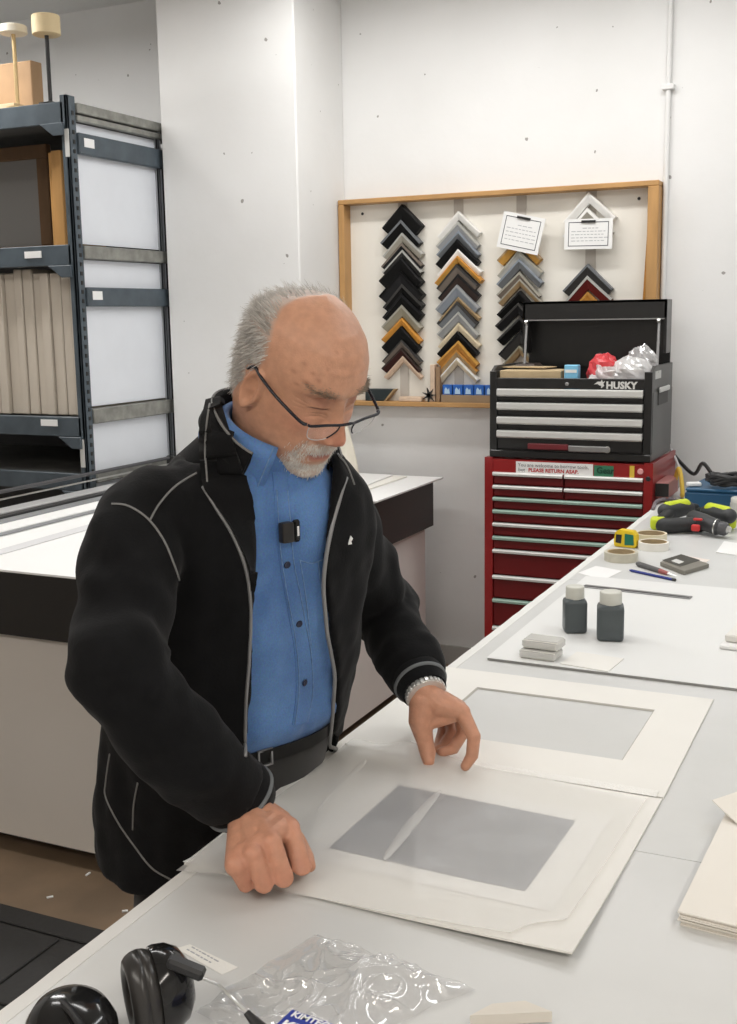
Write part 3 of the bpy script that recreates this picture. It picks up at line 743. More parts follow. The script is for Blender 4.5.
crumple('red_bag', (xq, 4.50, ZT+.075), .06, .06, .065, M('red_packet', (.6, .05, .06), .3), 3.0, 'crumpled red packet lying beside the plastic bags in the tool chest', 'packet', .3)
xq = on(634, 367, 1, 4.48).x
crumple('plastic_bag', (xq-.01, 4.49, ZT+.07), .085, .06, .06, FILMW, 9.0, 'crumpled milky plastic bag heaped in the open tool chest', 'bag', .22, 34)
crumple('plastic_bag', (xq+.01, 4.58, ZT+.10), .06, .05, .07, FILM, 15.0, 'clear plastic bag poking up behind the milky bag', 'bag', .28, 34)
crumple('plastic_bag', (xq-.11, 4.455, ZT+.05), .055, .03, .05, FILMW, 21.0, 'small clear packet under the red packet in the tool chest', 'packet', .4, 24)
# ================================================================== WORK TABLE
TX0, TX1, TY0, TY1, TZ = -.845, .375, .32, 4.9, .92
TOPM = M('table_top', (.655, .66, .65), .38, var=.10, vscale=2.5, bump=.03, bscale=40, col2=(.595, .60, .585))
EDGE = M('torn_paper_edge', (.72, .715, .69), .7)
tb = thing('work_table', 'long white worktable covered with scuffed boards in front of the person', 'table', ((TX0+TX1)/2, 2.6, 0))
seams = (TY0, 1.487, 3.05, TY1)
for i in range(3):
    MB().span(TX0, TX1, seams[i]+.0008, seams[i+1]-.0008, TZ-.006, TZ).build('top_board', TOPM, tb)
MB().span(TX0+.004, TX1-.004, TY0+.004, TY1, TZ-.04, TZ-.0065).build('core', M('white_paint'), tb)
# ragged paper edging along the near side
rg = MB(); n = 220; top = []; 
for i in range(n+1):
    y = lerp(TY0, TY1, i/n); top.append(y)
pr = [[Vector((TX0-.0005-abs(noise.noise(Vector((0, y*9, 0))))*.004-(.004 if random.random() < .06 else 0), y, TZ+.0004)), Vector((TX0+.02, y, TZ+.0006)), Vector((TX0+.02, y, TZ-.03)), Vector((TX0-.0005, y, TZ-.03))] for y in top]
rg.loft(pr); rg.build('paper_edging', EDGE, tb)
for x in (TX0+.18, TX1-.08):
    for y in (TY0+.12, 2.6, TY1-.12):
        MB().box((x, y, (TZ-.04)/2), (.07, .07, TZ-.04)).build('leg', M('white_paint'), tb, bevel=.004)
MB().span(TX0+.15, TX0+.18, TY0+.15, TY1-.1, TZ-.14, TZ-.04).build('apron', M('white_paint'), tb)
MB().span(TX1-.1, TX1-.07, TY0+.15, TY1-.1, TZ-.14, TZ-.04).build('apron', M('white_paint'), tb)

def T(px, py, z=TZ): return on(px, py, 2, z)
def slab(quad, z0, th, name, mat, parent=None, bevel=0, n=1):
    lo = [(x, y, z0) for x, y in quad]; hi = [(x, y, z0+th) for x, y in quad]
    return MB().add(lo+hi, [(3, 2, 1, 0), (4, 5, 6, 7), (0, 1, 5, 4), (1, 2, 6, 5), (2, 3, 7, 6), (3, 0, 4, 7)]).build(name, mat, parent, bevel=bevel)
# big foam board at the back of the table
fb = thing('foam_board', 'large white foam board with grey cut edge lying under the bottles', 'board', (-.4, 2.6, TZ))
slab([(-.783, 2.247), (.3, 2.225), (.3, 3.06), (-.783, 3.08)], TZ+.0004, .0052, 'foam_core', M('grey_foam', (.34, .34, .33), .7), fb)
slab([(-.785, 2.245), (.302, 2.223), (.302, 3.062), (-.785, 3.082)], TZ+.0056, .0008, 'paper_face', M('foam_face', (.76, .765, .75), .45), fb)
BT = TZ+.0065
# hinged window mat, opened out
MATB = M('mat_board', (.80, .785, .74), .75, var=.03, vscale=6)
CORE = M('mat_core', (.5, .48, .44), .8)
wm = thing('window_mat', 'cream window mat with rectangular opening folded back from the print', 'mat', (-.58, 1.9, TZ))
ox0, ox1, oy0, oy1 = -.738, -.392, 1.795, 2.058
mx0, mx1, my0, my1 = -.860, -.301, 1.672, 2.160
z0, z1 = TZ+.0006, TZ+.0036
vs = []
def fr(x0, x1, y0, y1, z): return [(x0, y0, z), (x1, y0, z), (x1, y1, z), (x0, y1, z)]
vs = fr(mx0, mx1, my0, my1, z0)+fr(mx0, mx1, my0, my1, z1)+fr(ox0-.001, ox1+.001, oy0-.001, oy1+.001, z1)+fr(ox0+.002, ox1-.002, oy0+.002, oy1-.002, z0)
fs = []
for i in range(4):
    j = (i+1) % 4
    fs += [(i, j, 4+j, 4+i), (4+i, 4+j, 8+j, 8+i), (12+i, 12+j, j, i)]
MB().add(vs, fs).build('mat', MATB, wm)
MB().add(vs, [(8+i, 8+(i+1) % 4, 12+(i+1) % 4, 12+i) for i in range(4)]).build('bevel_cut', CORE, wm)
# backing mat under the print, its free corner sprung up a little
bmz = MB()
qa = [Vector((-.853, 1.205, TZ+.001)), Vector((-.309, 1.178, TZ+.012)), Vector((-.302, 1.665, TZ+.0015)), Vector((-.858, 1.682, TZ+.001))]
def bil(u, v, dz=0):
    a = qa[0].lerp(qa[1], u); b_ = qa[3].lerp(qa[2], u); p = a.lerp(b_, v)
    p.z = TZ+.001+.0115*max(0, u-.25)**2/.5625*max(0, 1-v*1.4)**2 + dz
    return p
gt = MB().grid(lambda u, v: bil(u, v, .0028), 16, 14)
o_ = len(gt.v); gt.grid(lambda u, v: bil(u, v, 0), 16, 14)
per = [i for i in range(17)]+[17*j+16 for j in range(1, 15)]+[17*14+i for i in range(15, -1, -1)]+[17*j for j in range(13, 0, -1)]
gt.f += [(per[i], per[(i+1) % len(per)], per[(i+1) % len(per)]+o_, per[i]+o_) for i in range(len(per))]
tag(gt.build('backing_mat', MATB, None, True, angle=30), 'cream backing mat carrying the print under the tissue', 'mat')
tag(MB().prism([(mx0+.03, -.012), (mx1-.01, -.012), (mx1-.01, .012), (mx0+.03, .012)], .0006, (0, 1.674, TZ+.0048), (1, -.012, 0), (0, 1, 0), (0, 0, 1)).build('linen_tape', M('linen', (.84, .83, .79), .8, bump=.3, bscale=300)), 'white linen hinge tape joining window mat and backing mat', 'tape')
# print on its sheet
pt = thing('print', 'grey-blue photographic print on white paper beneath the translucent tissue', 'print', (-.55, 1.43, TZ+.004))
p4 = [T(329, 851), T(525, 897), T(575, 824), T(399, 788)]
def pz(x, y):  # height of the mat face
    u = (x+.856)/.55; v = (y-1.19)/.48
    return bil(min(1, max(0, u)), min(1, max(0, v)), .0028).z
pg = lambda u, v, ex, dz: (lambda q: Vector((q.x, q.y, pz(q.x, q.y)+dz)))((lambda uu, vv: p4[0].lerp(p4[1], uu).lerp(p4[3].lerp(p4[2], uu), vv))(u*(1+2*ex)-ex, v*(1+2*ex)-ex))
MB().grid(lambda u, v: pg(u, v, .16, .0006), 12, 10).build('sheet', M('print_paper', (.82, .81, .78), .6), pt)
def print_material():
    m = bpy.data.materials.new('print_image'); m.use_nodes = True; nt = m.node_tree; b = nt.nodes['Principled BSDF']
    b.inputs['Roughness'].default_value = .5
    co = nt.nodes.new('ShaderNodeTexCoord')
    n = nt.nodes.new('ShaderNodeTexNoise'); n.inputs['Scale'].default_value = 14; n.inputs['Detail'].default_value = 8; n.inputs['Roughness'].default_value = .7
    nt.links.new(co.outputs['Object'], n.inputs['Vector'])
    r = nt.nodes.new('ShaderNodeValToRGB')
    r.color_ramp.elements[0].position = .38; r.color_ramp.elements[0].color = (.07, .08, .105, 1)
    r.color_ramp.elements[1].position = .72; r.color_ramp.elements[1].color = (.24, .255, .29, 1)
    nt.links.new(n.outputs['Fac'], r.inputs[0]); nt.links.new(r.outputs[0], b.inputs['Base Color'])
    return m
MB().grid(lambda u, v: pg(u, v, 0, .0012), 12, 10).build('picture', print_material(), pt)
# translucent tissue held by both hands
TISS = film_material('glassine', (.95, .94, .91), .62, .04, .3, .12, bump=.15, bscale=60)
t4 = [Vector((-.845, 1.175, 0)), Vector((-.335, 1.19, 0)), Vector((-.322, 1.648, 0)), Vector((-.835, 1.69, 0))]
def tiss(u, v):
    p = t4[0].lerp(t4[1], u).lerp(t4[3].lerp(t4[2], u), v)
    # cut corner
    c = max(0, u-.9)*10*max(0, .12-v)/.12
    p.x -= .035*c; p.y += .03*c
    x, y = p.x, p.y
    z = pz(x, y)+.005
    g = lambda cx, cy, s1, s2, h: h*math.exp(-((x-cx)/s1)**2-((y-cy)/s2)**2)
    z += g(-.72, 1.66, .06, .035, .022) + g(-.655, 1.60, .05, .04, .012)
    z += g(-.75, 1.2, .05, .05, .008)
    s = x*.94-y*.34
    z += .0035*math.exp(-((x+.62+.45*(y-1.45))/.012)**2)*smoothstep(1.2, 1.3, y)
    z += .004*math.exp(-((x+.755+.25*(y-1.45))/.018)**2)*smoothstep(1.22, 1.35, y)
    z += .0016*math.sin(x*38+y*16)*smoothstep(-.45, -.7, x) + .0012*noise.noise(Vector((x*14, y*14, 0)))
    p.z = z; return p
tg = MB().grid(tiss, 70, 60).build('tissue_sheet', TISS, None, True, angle=180)
tag(tg, 'translucent interleaving tissue being lifted over the print by both hands', 'tissue')
def fold(pix, wd, name):
    P = spline([tuple(T(a, b, TZ+.009)) for a, b in pix], 8); rings = []
    for i, p in enumerate(P):
        d_ = (P[min(i+1, len(P)-1)]-P[max(i-1, 0)]).normalized(); s_ = Vector((-d_.y, d_.x, 0))*wd*(.15+.85*math.sin(math.pi*i/(len(P)-1))**.6)
        zz_ = max(pz(p.x, p.y)+.0095, p.z)
        rings.append([Vector((p.x-s_.x, p.y-s_.y, zz_-.002)), Vector((p.x, p.y, zz_+.0015)), Vector((p.x+s_.x, p.y+s_.y, zz_-.002))])
    return MB().loft(rings, False, False).build(name, TISS, tg, True, angle=180)
fold([(384, 862), (402, 838), (420, 815), (440, 792)], .009, 'fold')
fold([(318, 812), (336, 792), (352, 775), (366, 762)], .008, 'fold')
fold([(345, 746), (372, 753), (400, 757), (424, 760)], .007, 'fold')
# loose strip under the right hand
slab([tuple(T(183, 866)[:2]), tuple(T(225, 845)[:2]), tuple(T(262, 868)[:2]), tuple(T(222, 876)[:2])], TZ+.0062, .0005, 'paper_slip', M('white_board'))
tag(bpy.data.objects['paper_slip'], 'white paper slip with faint pencil notes under the right hand', 'paper')

# ---- bottles
GREYB = M('grey_bottle', (.085, .10, .105), .35, spec=.4, var=.06, vscale=20)
CAPM = M('frosted_cap', (.62, .62, .56), .4, sss=0)
def bottle(px, py, w, hb, hc, rot, label):
    c = T(px, py, BT)
    t = thing('square_bottle', label, 'bottle', c, 'square bottles on the foam board')
    R = Matrix.Rotation(rot, 3, 'Z'); n = 32
    def ring(hw, z, e):
        out = []
        for k in range(n):
            a = 2*math.pi*k/n; ca, sa = math.cos(a), math.sin(a)
            out.append(c + R @ Vector((hw*math.copysign(abs(ca)**e, ca), hw*math.copysign(abs(sa)**e, sa), z)))
        return out
    h = w/2
    MB().loft([ring(h*.88, .0005, .3), ring(h*.97, .003, .3), ring(h, .008, .3), ring(h, hb*.86, .3), ring(h*.94, hb*.93, .34), ring(h*.74, hb*.985, .5), ring(h*.62, hb, 1)]).build('body', GREYB, t, True, angle=50)
    cr = w*.40
    cp = []
    for k in range(7):
        z = hb-.002+[0, .002, hc*.5, hc*.9, hc*.97, hc, hc][k]
        cp.append([c+Vector(((cr*(1+(.03 if q % 2 else 0))*[.98, 1, 1, 1, .96, .85, .01][k])*math.cos(2*math.pi*q/48), (cr*(1+(.03 if q % 2 else 0))*[.98, 1, 1, 1, .96, .85, .01][k])*math.sin(2*math.pi*q/48), z)) for q in range(48)])
    MB().loft(cp).build('cap', CAPM, t, True, angle=60)
    return t
bottle(574.5, 631, .052, .080, .029, .42, 'slim grey square bottle with frosted cap, standing farther along the board')
bottle(610, 638.5, .060, .083, .029, .25, 'stout grey square bottle with frosted cap, standing beside the slim bottle')
# wrapped white blocks
ER = M('white_rubber', (.74, .73, .68), .55); ERW = film_material('wrap', (.9, .9, .88), .5, .2, .12)
for i, (zz, lab) in enumerate(((BT, 'white eraser block in clear wrap, lower one of the stacked pair'), (BT+.021, 'white eraser block in clear wrap, upper one of the stacked pair'))):
    c = T(541, 657, BT); c.z = zz
    t = thing('eraser_block', lab, 'eraser', c, 'stacked eraser blocks')
    sh = Vector((.004*i, .006*i, 0))
    MB().box(c+sh+Vector((0, 0, .0098)), (.078, .05, .0185), -.06).build('block', ER, t, bevel=.004, seg=2, smooth=True)
    MB().box(c+sh+Vector((0, 0, .0100)), (.082, .053, .0205), -.06).build('wrapper', ERW, t, bevel=.005)
def cardq(name, pts, z, th, mat, label, cat):
    return tag(slab([tuple(T(x, y, z)[:2]) for x, y in pts], z, th, name, mat), label, cat)
cardq('blank_card', [(560, 664), (608, 672), (624, 659), (577, 652)], BT+.0003, .0012, M('mat_board'), 'blank cream card lying beside the eraser blocks', 'card')
# steel straightedge
r0, r1 = T(584, 586.5, BT), T(691, 598.5, BT)
d = (r1-r0).normalized(); nn = Vector((-d.y, d.x, 0))
t = thing('straightedge', 'thin steel straightedge lying across the board behind the bottles', 'ruler', (r0+r1)/2)
MB().box((r0+r1)/2+Vector((0, 0, .002)), ((r1-r0).length, .026, .0032), math.atan2(d.y, d.x)).build('blade', M('dull_steel'), t, bevel=.0006)
MB().box((r0+r1)/2-nn*.006+Vector((0, 0, .0040)), ((r1-r0).length*.98, .006, .0006), math.atan2(d.y, d.x)).build('scale_groove', M('black_plastic'), t)
# notes and small papers
cardq('paper_note', [(578, 573), (604, 580), (622, 571), (596, 566)], TZ+.0003, .0006, M('white_board'), 'small white paper note beside the clear tape roll', 'paper')
# tape measure
c = T(626, 547)
t = thing('tape_measure', 'yellow and green tape measure standing behind the tape rolls', 'tape measure', c)
YEL = M('yellow_plastic', (.78, .55, .02), .4); GRN = M('green_plastic', (.01, .16, .10), .4)
R = Matrix.Rotation(-.15, 3, 'Z')
prof = [(-.036, 0), (.034, 0), (.038, .01), (.036, .04), (.026, .054), (-.02, .056), (-.034, .046), (-.038, .02)]
MB().prism(prof, .03, c+R @ Vector((0, .018, .0005)), R @ Vector((1, 0, 0)), (0, 0, 1), R @ Vector((0, -1, 0))).build('case', YEL, t, bevel=.005, seg=2, smooth=True)
MB().prism([(.0, .008), (.030, .01), (.028, .042), (.0, .044)], .002, c+R @ Vector((0, -.0118, .0005)), R @ Vector((1, 0, 0)), (0, 0, 1), R @ Vector((0, -1, 0))).build('green_label', GRN, t)
MB().prism([(-.030, .014), (-.012, .012), (-.010, .040), (-.028, .040)], .002, c+R @ Vector((0, -.0118, .0005)), R @ Vector((1, 0, 0)), (0, 0, 1), R @ Vector((0, -1, 0))).build('lock_button', M('black_plastic'), t)
# tape rolls
def roll(c, ro, ri, h, side, label, grp=None):
    t = thing('tape_roll', label, 'tape roll', c, grp)
    MB().lathe([(ri+.003, 0), (ro, 0), (ro, h), (ri+.003, h), (ri+.003, 0)], c, 40).build('tape', side, t, True, angle=40)
    MB().lathe([(ri, 0), (ri+.003, 0), (ri+.003, h), (ri, h), (ri, 0)], c, 40).build('core', M('kraft'), t, True, angle=40)
TAPEC = M('clear_tape', (.60, .57, .47), .3, var=.12, vscale=40); TAPEW = M('white_tape', (.82, .80, .74), .5)
roll(T(621, 560), .050, .038, .026, TAPEC, 'roll of yellowed clear tape lying in front of the white tape rolls')
rc_ = T(653.5, 549)
roll(rc_+Vector((0, 0, .0)), .047, .038, .024, TAPEW, 'wide white tape roll lying beside the tape measure')
roll(T(651, 541.5), .050, .041, .028, M('cream_tape', (.74, .68, .50), .4), 'cream tape roll lying behind the wide white tape roll')
# pencil and marker
p0, p1 = T(631.5, 570.5, TZ+.004), T(675.5, 580, TZ+.004)
t = thing('blue_pencil', 'dark blue pencil lying next to the grey craft knife', 'pencil', (p0+p1)/2-Vector((0, 0, .004)))
dd = (p1-p0)
MB().tube([p0, p0+dd*.93], .0042, 6).build('shaft', M('navy', (.015, .03, .22), .35), t)
MB().tube([p0+dd*.93, p1], [.0044, .0044], 6).build('end_cap', M('black_plastic'), t)
MB().tube([p0-dd*.06, p0], [.0006, .004], 6).build('tip', M('navy'), t)
p0, p1 = T(637, 563.5, TZ+.008), T(676, 576, TZ+.006); dd = p1-p0
t = thing('craft_knife', 'grey craft knife with reddish ferrule lying beside the blue pencil', 'knife', (p0+p1)/2-Vector((0, 0, .007)))
MB().tube([p0, p0+dd*.05, p0+dd*.6], [.005, .008, .0072], 12).build('grip', M('grey_grip', (.10, .10, .10), .5), t, True)
MB().tube([p0+dd*.6, p0+dd*.8], [.0072, .0052], 12).build('ferrule', M('dusty_red', (.35, .1, .09), .4), t, True)
MB().tube([p0+dd*.8, p1], [.004, .0008], 6).build('blade', M('steel'), t)
# small booklet
t = thing('card_packet', 'small clear packet of dark labelled cards lying by the craft knife', 'packet', T(684, 567))
q = [T(660, 566)[:2], T(684, 575.5)[:2], T(709, 568)[:2], T(682, 559)[:2]]
slab([tuple(p) for p in q], TZ+.0005, .012, 'case', M('olive_grey', (.2, .19, .16), .5), t, .001)
q2 = [tuple(T(662, 564.5)[:2]), tuple(T(680, 571)[:2]), tuple(T(700, 564.5)[:2]), tuple(T(681, 558.5)[:2])]
slab(q2, TZ+.0127, .0008, 'cover', M('dark_olive', (.05, .048, .038), .5), t)
slab([tuple(T(671, 565.5)[:2]), tuple(T(679, 568.5)[:2]), tuple(T(684, 566.5)[:2]), tuple(T(676, 563.5)[:2])], TZ+.0137, .0004, 'cover_label', M('pale_label'), t)
cardq('paper_strip', [(676, 557.5), (706, 562.5), (710, 560), (681, 555)], TZ+.0004, .0008, M('pinkish', (.8, .72, .66), .6), 'pinkish paper strip behind the card packet', 'paper')
# pads by the table edge
pd = thing('sanding_pad', 'white rectangular pad, lower of two stacked beside the foam board edge', 'pad', T(737, 656, BT))
MB().box((T(766, 641, BT).x, T(766, 641, BT).y, BT+.005), (.15, .22, .009), -.10).build('pad', WB, pd, bevel=.002)
pd = thing('sanding_pad', 'white dented pad, upper of two stacked beside the foam board edge', 'pad', T(737, 652, BT))
MB().box((T(767, 639, BT).x+.004, T(767, 639, BT).y+.004, BT+.0185), (.145, .21, .017), -.10).build('pad', M('mat_board'), pd, bevel=.003)
cardq('white_card', [(716, 553), (740, 556), (746, 545), (724, 542)], TZ+.0004, .003, WB, 'white card lying between the drill and the pads', 'card')
# paper stack at the near right
ps = thing('paper_stack', 'thick stack of cream paper sheets at the near side of the table', 'paper stack', T(737, 900))
a0, a1 = T(679, 926), T(728, 823)
ux = Vector((1.0, -.10, 0)).normalized(); uy = (a1-a0); uy.z = 0
zz = TZ+.0003
random.seed(5)
PAP = [M('paper_a', (.76, .72, .65), .75), M('paper_b', (.70, .66, .59), .75), M('paper_c', (.79, .755, .69), .75)]
for i in range(9):
    th = .0022; j = Vector((random.uniform(-.002, .003), random.uniform(-.003, .003), 0))
    q = [a0+j, a0+ux*.24+j, a0+ux*.24+uy*1.02+j, a0+uy+j]
    slab([tuple(p[:2]) for p in q], zz, th*.92, 'sheet_layer', PAP[i % 3], ps); zz += th
qs = [T(712, 800, zz+.02), T(742, 790, zz+.02), T(752, 822, zz+.001), T(740, 826, zz+.001)]
fl = MB().add([qs[0], qs[1], qs[2], qs[3]], [(0, 1, 2, 3)]).build('folded_sheet', PAP[2], None, solid=.0012)
tag(fl, 'folded cream sheet with a raised corner resting on the paper stack', 'paper')

# ---- drills and tools at the far end
DRK = M('dark_tool', (.018, .019, .02), .5, bump=.05, bscale=80); LIME = M('lime_plastic', (.58, .68, .03), .4)
DG = M('tool_grey', (.035, .037, .04), .45); REDT = M('tool_red', (.55, .03, .03), .4)
def frame3(p0, p1, up=(0, 0, 1)):
    x = (p1-p0).normalized(); z = (Vector(up)-x*x.dot(Vector(up))).normalized(); y = z.cross(x); return x, y, z
# near drill lying on its side: battery grip to the left, chuck to the right
t = thing('cordless_drill', 'dark cordless drill with red switch and metal chuck lying on the table', 'drill', T(697, 533))
g0, g1 = T(664, 526, TZ+.026), T(700, 524, TZ+.03)
MB().chain([g0, g0.lerp(g1, .5), g1], [.027, .025, .027], 18).build('grip', DRK, t, True)
b0, b1 = T(694, 518, TZ+.045), T(716, 527, TZ+.034)
MB().chain([b0, b0.lerp(b1, .5), b1], [.026, .028, .026], 18).build('motor_housing', DG, t, True)
c0, c1 = T(716, 527, TZ+.034), T(727.5, 529.5, TZ+.030)
MB().tube([c0, c0.lerp(c1, .12), c0.lerp(c1, .2), c0.lerp(c1, .8), c1], [.026, .027, .022, .023, .017], 20).build('chuck', M('dark_rail2'), t, True, angle=50)
MB().tube([c0.lerp(c1, -.02), c0.lerp(c1, .07)], .0275, 20).build('collar', M('steel'), t, True)
MB().tube([c1, c1.lerp(c0, -.25)], [.013, .010], 14).build('jaws', M('steel'), t, True)
rr = T(697, 526.5, TZ+.03)
x_, y_, z_ = frame3(g0, g1)
MB().box(rr+Vector((0, -.026, .0)), (.028, .014, .022), -.05).build('switch', REDT, t, bevel=.004)
MB().box(rr+Vector((.004, -.012, .026)), (.03, .014, .008), -.05).build('selector', REDT, t, bevel=.003)
# lime tool behind with pistol body
def lime_tool(p0, p1, p2, label):
    t = thing('cordless_tool', label, 'power tool', (p0+p1)/2-Vector((0, 0, .03)))
    MB().chain([p0, p0.lerp(p1, .5), p1], [.026, .03, .024], 16).build('motor_housing', DG, t, True)
    MB().chain([p0.lerp(p1, .1)+Vector((0, 0, .014)), p0.lerp(p1, .85)+Vector((0, 0, .014))], [.018, .021], 14).build('top_shell', LIME, t, True)
    MB().chain([p1, p1.lerp(p0, -.35)], [.019, .012], 14).build('nose', DRK, t, True)
    MB().chain([p0.lerp(p1, .3), p2], [.019, .02], 14).build('grip', DRK, t, True)
    MB().box(p2, (.052, .06, .042), .2).build('battery', LIME, t, bevel=.016, seg=3, smooth=True)
    return t
lime_tool(T(665, 511, TZ+.05), T(688, 508, TZ+.05), T(658, 523, TZ+.024), 'lime and grey cordless driver lying behind the dark drill')
lime_tool(T(729, 516, TZ+.055), T(707, 512, TZ+.05), T(728, 522, TZ+.026), 'lime and black cordless tool lying by the grey jar')
t = thing('grey_jar', 'pale grey round jar standing beside the blue case', 'jar', T(742, 520))
jc = T(744, 521)
MB().lathe([(0, 0), (.046, 0), (.049, .004), (.049, .062), (.046, .068)], jc, 32).build('body', M('jar_grey', (.5, .5, .47), .45), t, True, angle=50)
MB().lathe([(0, .068), (.047, .068), (.047, .08), (.044, .083), (0, .083)], jc, 32).build('lid', M('jar_lid', (.62, .61, .57), .45), t, True, angle=50)
# blue case with black cable on it
bc = thing('blue_case', 'flat dark blue metal case at the wall end of the table', 'case', (-.45, 4.45, TZ))
BLU = M('navy_case', (.012, .065, .14), .4)
c0 = T(684, 512)
cq = [(c0.x, c0.y), (c0.x+.6, c0.y-.02), (c0.x+.6, c0.y+.36), (c0.x+.03, c0.y+.36)]
slab(cq, TZ+.001, .076, 'case_body', BLU, bc, .006)
slab([(x*.995+(-.4)*.005, y) for x, y in cq], TZ+.0785, .012, 'case_lid', M('case_lid', (.018, .085, .175), .38), bc, .004)
zc = TZ+.092
cc = on(727, 482, 2, zc+.02)
cb_ = MB()
pts = []
for k in range(150):
    a = k*.36; rr_ = .05+.008*math.sin(k*.9)
    pts.append(Vector((cc.x+rr_*1.25*math.cos(a), cc.y+rr_*.9*math.sin(a), zc+.01+.035*abs(math.sin(k*.13))+.004*math.sin(k*1.7))))
cb_.tube(pts, .0065, 7)
tag(cb_.build('power_cable', M('black_plastic'), None, True, angle=180), 'coiled black power cable lying on the blue case', 'cable')
cw = [on(672, 452, 1, 4.94), on(680, 462, 1, 4.92), on(694, 474, 1, 4.85), on(702, 479, 1, 4.74), on(711, 481, 1, 4.62)]
cw[3].z = zc+.03; cw[4].z = zc+.008
tag(MB().tube(spline(cw, 6), .008, 8).build('wall_cable', M('black_plastic'), None, True, angle=180), 'black cable running from the wall down to the blue case', 'cable')
cg = [on(671, 449, 1, 4.93), on(676, 460, 1, 4.8), on(680, 470, 1, 4.65), T(684, 496, TZ+.1)]
tag(MB().tube(spline([cg[0], cg[1], cg[2]], 6), .006, 8).build('grey_cable', M('pale_grey'), None, True, angle=180), 'pale grey cable hanging behind the red cabinet corner', 'cable')
kb = T(655, 505, TZ+.002)
kc = [T(653, 509, TZ+.006), T(656, 502, TZ+.012), T(664, 499, TZ+.016), T(676, 500, TZ+.008), T(686, 506, TZ+.006)]
tag(MB().tube(spline(kc, 6), .007, 8).build('cable', M('mauve_cord', (.22, .19, .2), .5), None, True, angle=180), 'mauve grey cord lying by the corner of the blue case', 'cord')
tag(MB().box(on(694, 484, 2, zc+.008), (.05, .03, .014), .5).build('plug', WB, None, bevel=.003), 'small white plug lying on the blue case', 'plug')

# ---- foreground: ear defenders, plastic bag, wipes box, label
em = thing('ear_defenders', 'black ear defenders with wire band lying at the table corner', 'ear defenders', T(120, 1030))
GL = M('black_gloss'); CUSH = M('cushion', (.03, .028, .026), .3)
def cup(c, axis, rad, dep, parent):
    ax = Vector(axis).normalized(); q = ax.to_track_quat('Z', 'Y').to_matrix()
    R = q @ Matrix.Diagonal((1.0, 1.12, 1.0))
    sh = MB().lathe([(0, dep*.98), (rad*.5, dep*.93), (rad*.82, dep*.72), (rad*.97, dep*.42), (rad, dep*.12), (rad*.98, 0), (rad*.5, 0)], c, 40, R).build('ear_cup', GL, parent, True, angle=60)
    pr = [(rad*(.72+.27*math.cos(a)), -.012+.017*math.sin(a)) for a in [2*math.pi*k/16 for k in range(17)]]
    MB().lathe(pr, c, 40, R).build('cushion', CUSH, sh, True, angle=180)
    MB().lathe([(0, -.002), (rad*.55, -.002), (rad*.55, .001), (0, .001)], c, 24, R).build('liner', M('foam_dark', (.012, .012, .012), .9), sh)
    return sh
e1 = T(155, 990, TZ+.047)
s1 = cup(e1, (.66, .74, .06), .041, .040, em)
p = T(183, 964, TZ+.085); p2 = T(192, 974, TZ+.072)
MB().box(p.lerp(p2, .35), (.04, .016, .012), .1, Matrix.Rotation(.3, 3, 'Z') @ Matrix.Rotation(.35, 3, 'Y')).build('band_clip', M('black_plastic'), em, bevel=.003)
wr = [p2, T(212, 982, TZ+.062), T(219, 985, TZ+.058), T(232, 998, TZ+.045), T(250, 1016, TZ+.032), T(258, 1024, TZ+.024), T(275, 1045, TZ+.02)]
MB().tube(spline(wr, 5), .0017, 8).build('wire_band', M('steel'), em, True)
MB().tube([T(246, 1012, TZ+.035), T(262, 1030, TZ+.02), T(280, 1050, TZ+.018)], [.0035, .007, .008], 10).build('band_pad', M('black_plastic'), em, True)
e2 = T(72, 1040, TZ+.03)
cup(e2, (.12, -.1, 1), .046, .044, em)
MB().tube([T(62, 1002, TZ+.07), T(72, 1012, TZ+.076), T(84, 1030, TZ+.074)], .004, 8).build('cup_rib', M('black_plastic'), em, True)
# plastic bag
def bag_fn(u, v):
    a = T(196, 1012).lerp(T(318, 938), u); b_ = T(300, 1075).lerp(T(474, 990), u)
    p = a.lerp(b_, v)
    w = Vector((p.x*1.0, p.y*1.0, 0))
    e = 1-max(abs(2*u-1), abs(2*v-1))**6
    n1 = abs(noise.noise(w*16)); n2 = abs(noise.noise(w*37+Vector((3, 1, 0)))); n3 = noise.noise(w*7+Vector((9, 2, 0)))
    p += Vector((noise.noise(w*22+Vector((5, 5, 5))), noise.noise(w*22+Vector((1, 7, 2))), 0))*.008
    p.z = TZ+.003+(.034*max(0, .55-n1*1.6)**2+.016*max(0, .6-n2*1.8)**2+.022*max(0, n3+.25))*e+.004*(1-e)*abs(noise.noise(w*20))
    return p
BAG = film_material('bag_film', (.9, .9, .9), .76, .14, .10)
tag(MB().grid(bag_fn, 110, 76).build('plastic_bag', BAG, None, True, angle=180), 'crumpled clear plastic bag lying at the near edge of the table', 'bag')
def bag2(u, v):
    a = T(455, 1032).lerp(T(470, 1014), u); b_ = T(560, 1050).lerp(T(545, 1012), u)
    p = a.lerp(b_, v); e = math.sin(math.pi*v)**.5*u
    p.z = TZ+.002+.03*math.sin(math.pi*u*.9)*math.sin(math.pi*v); return p
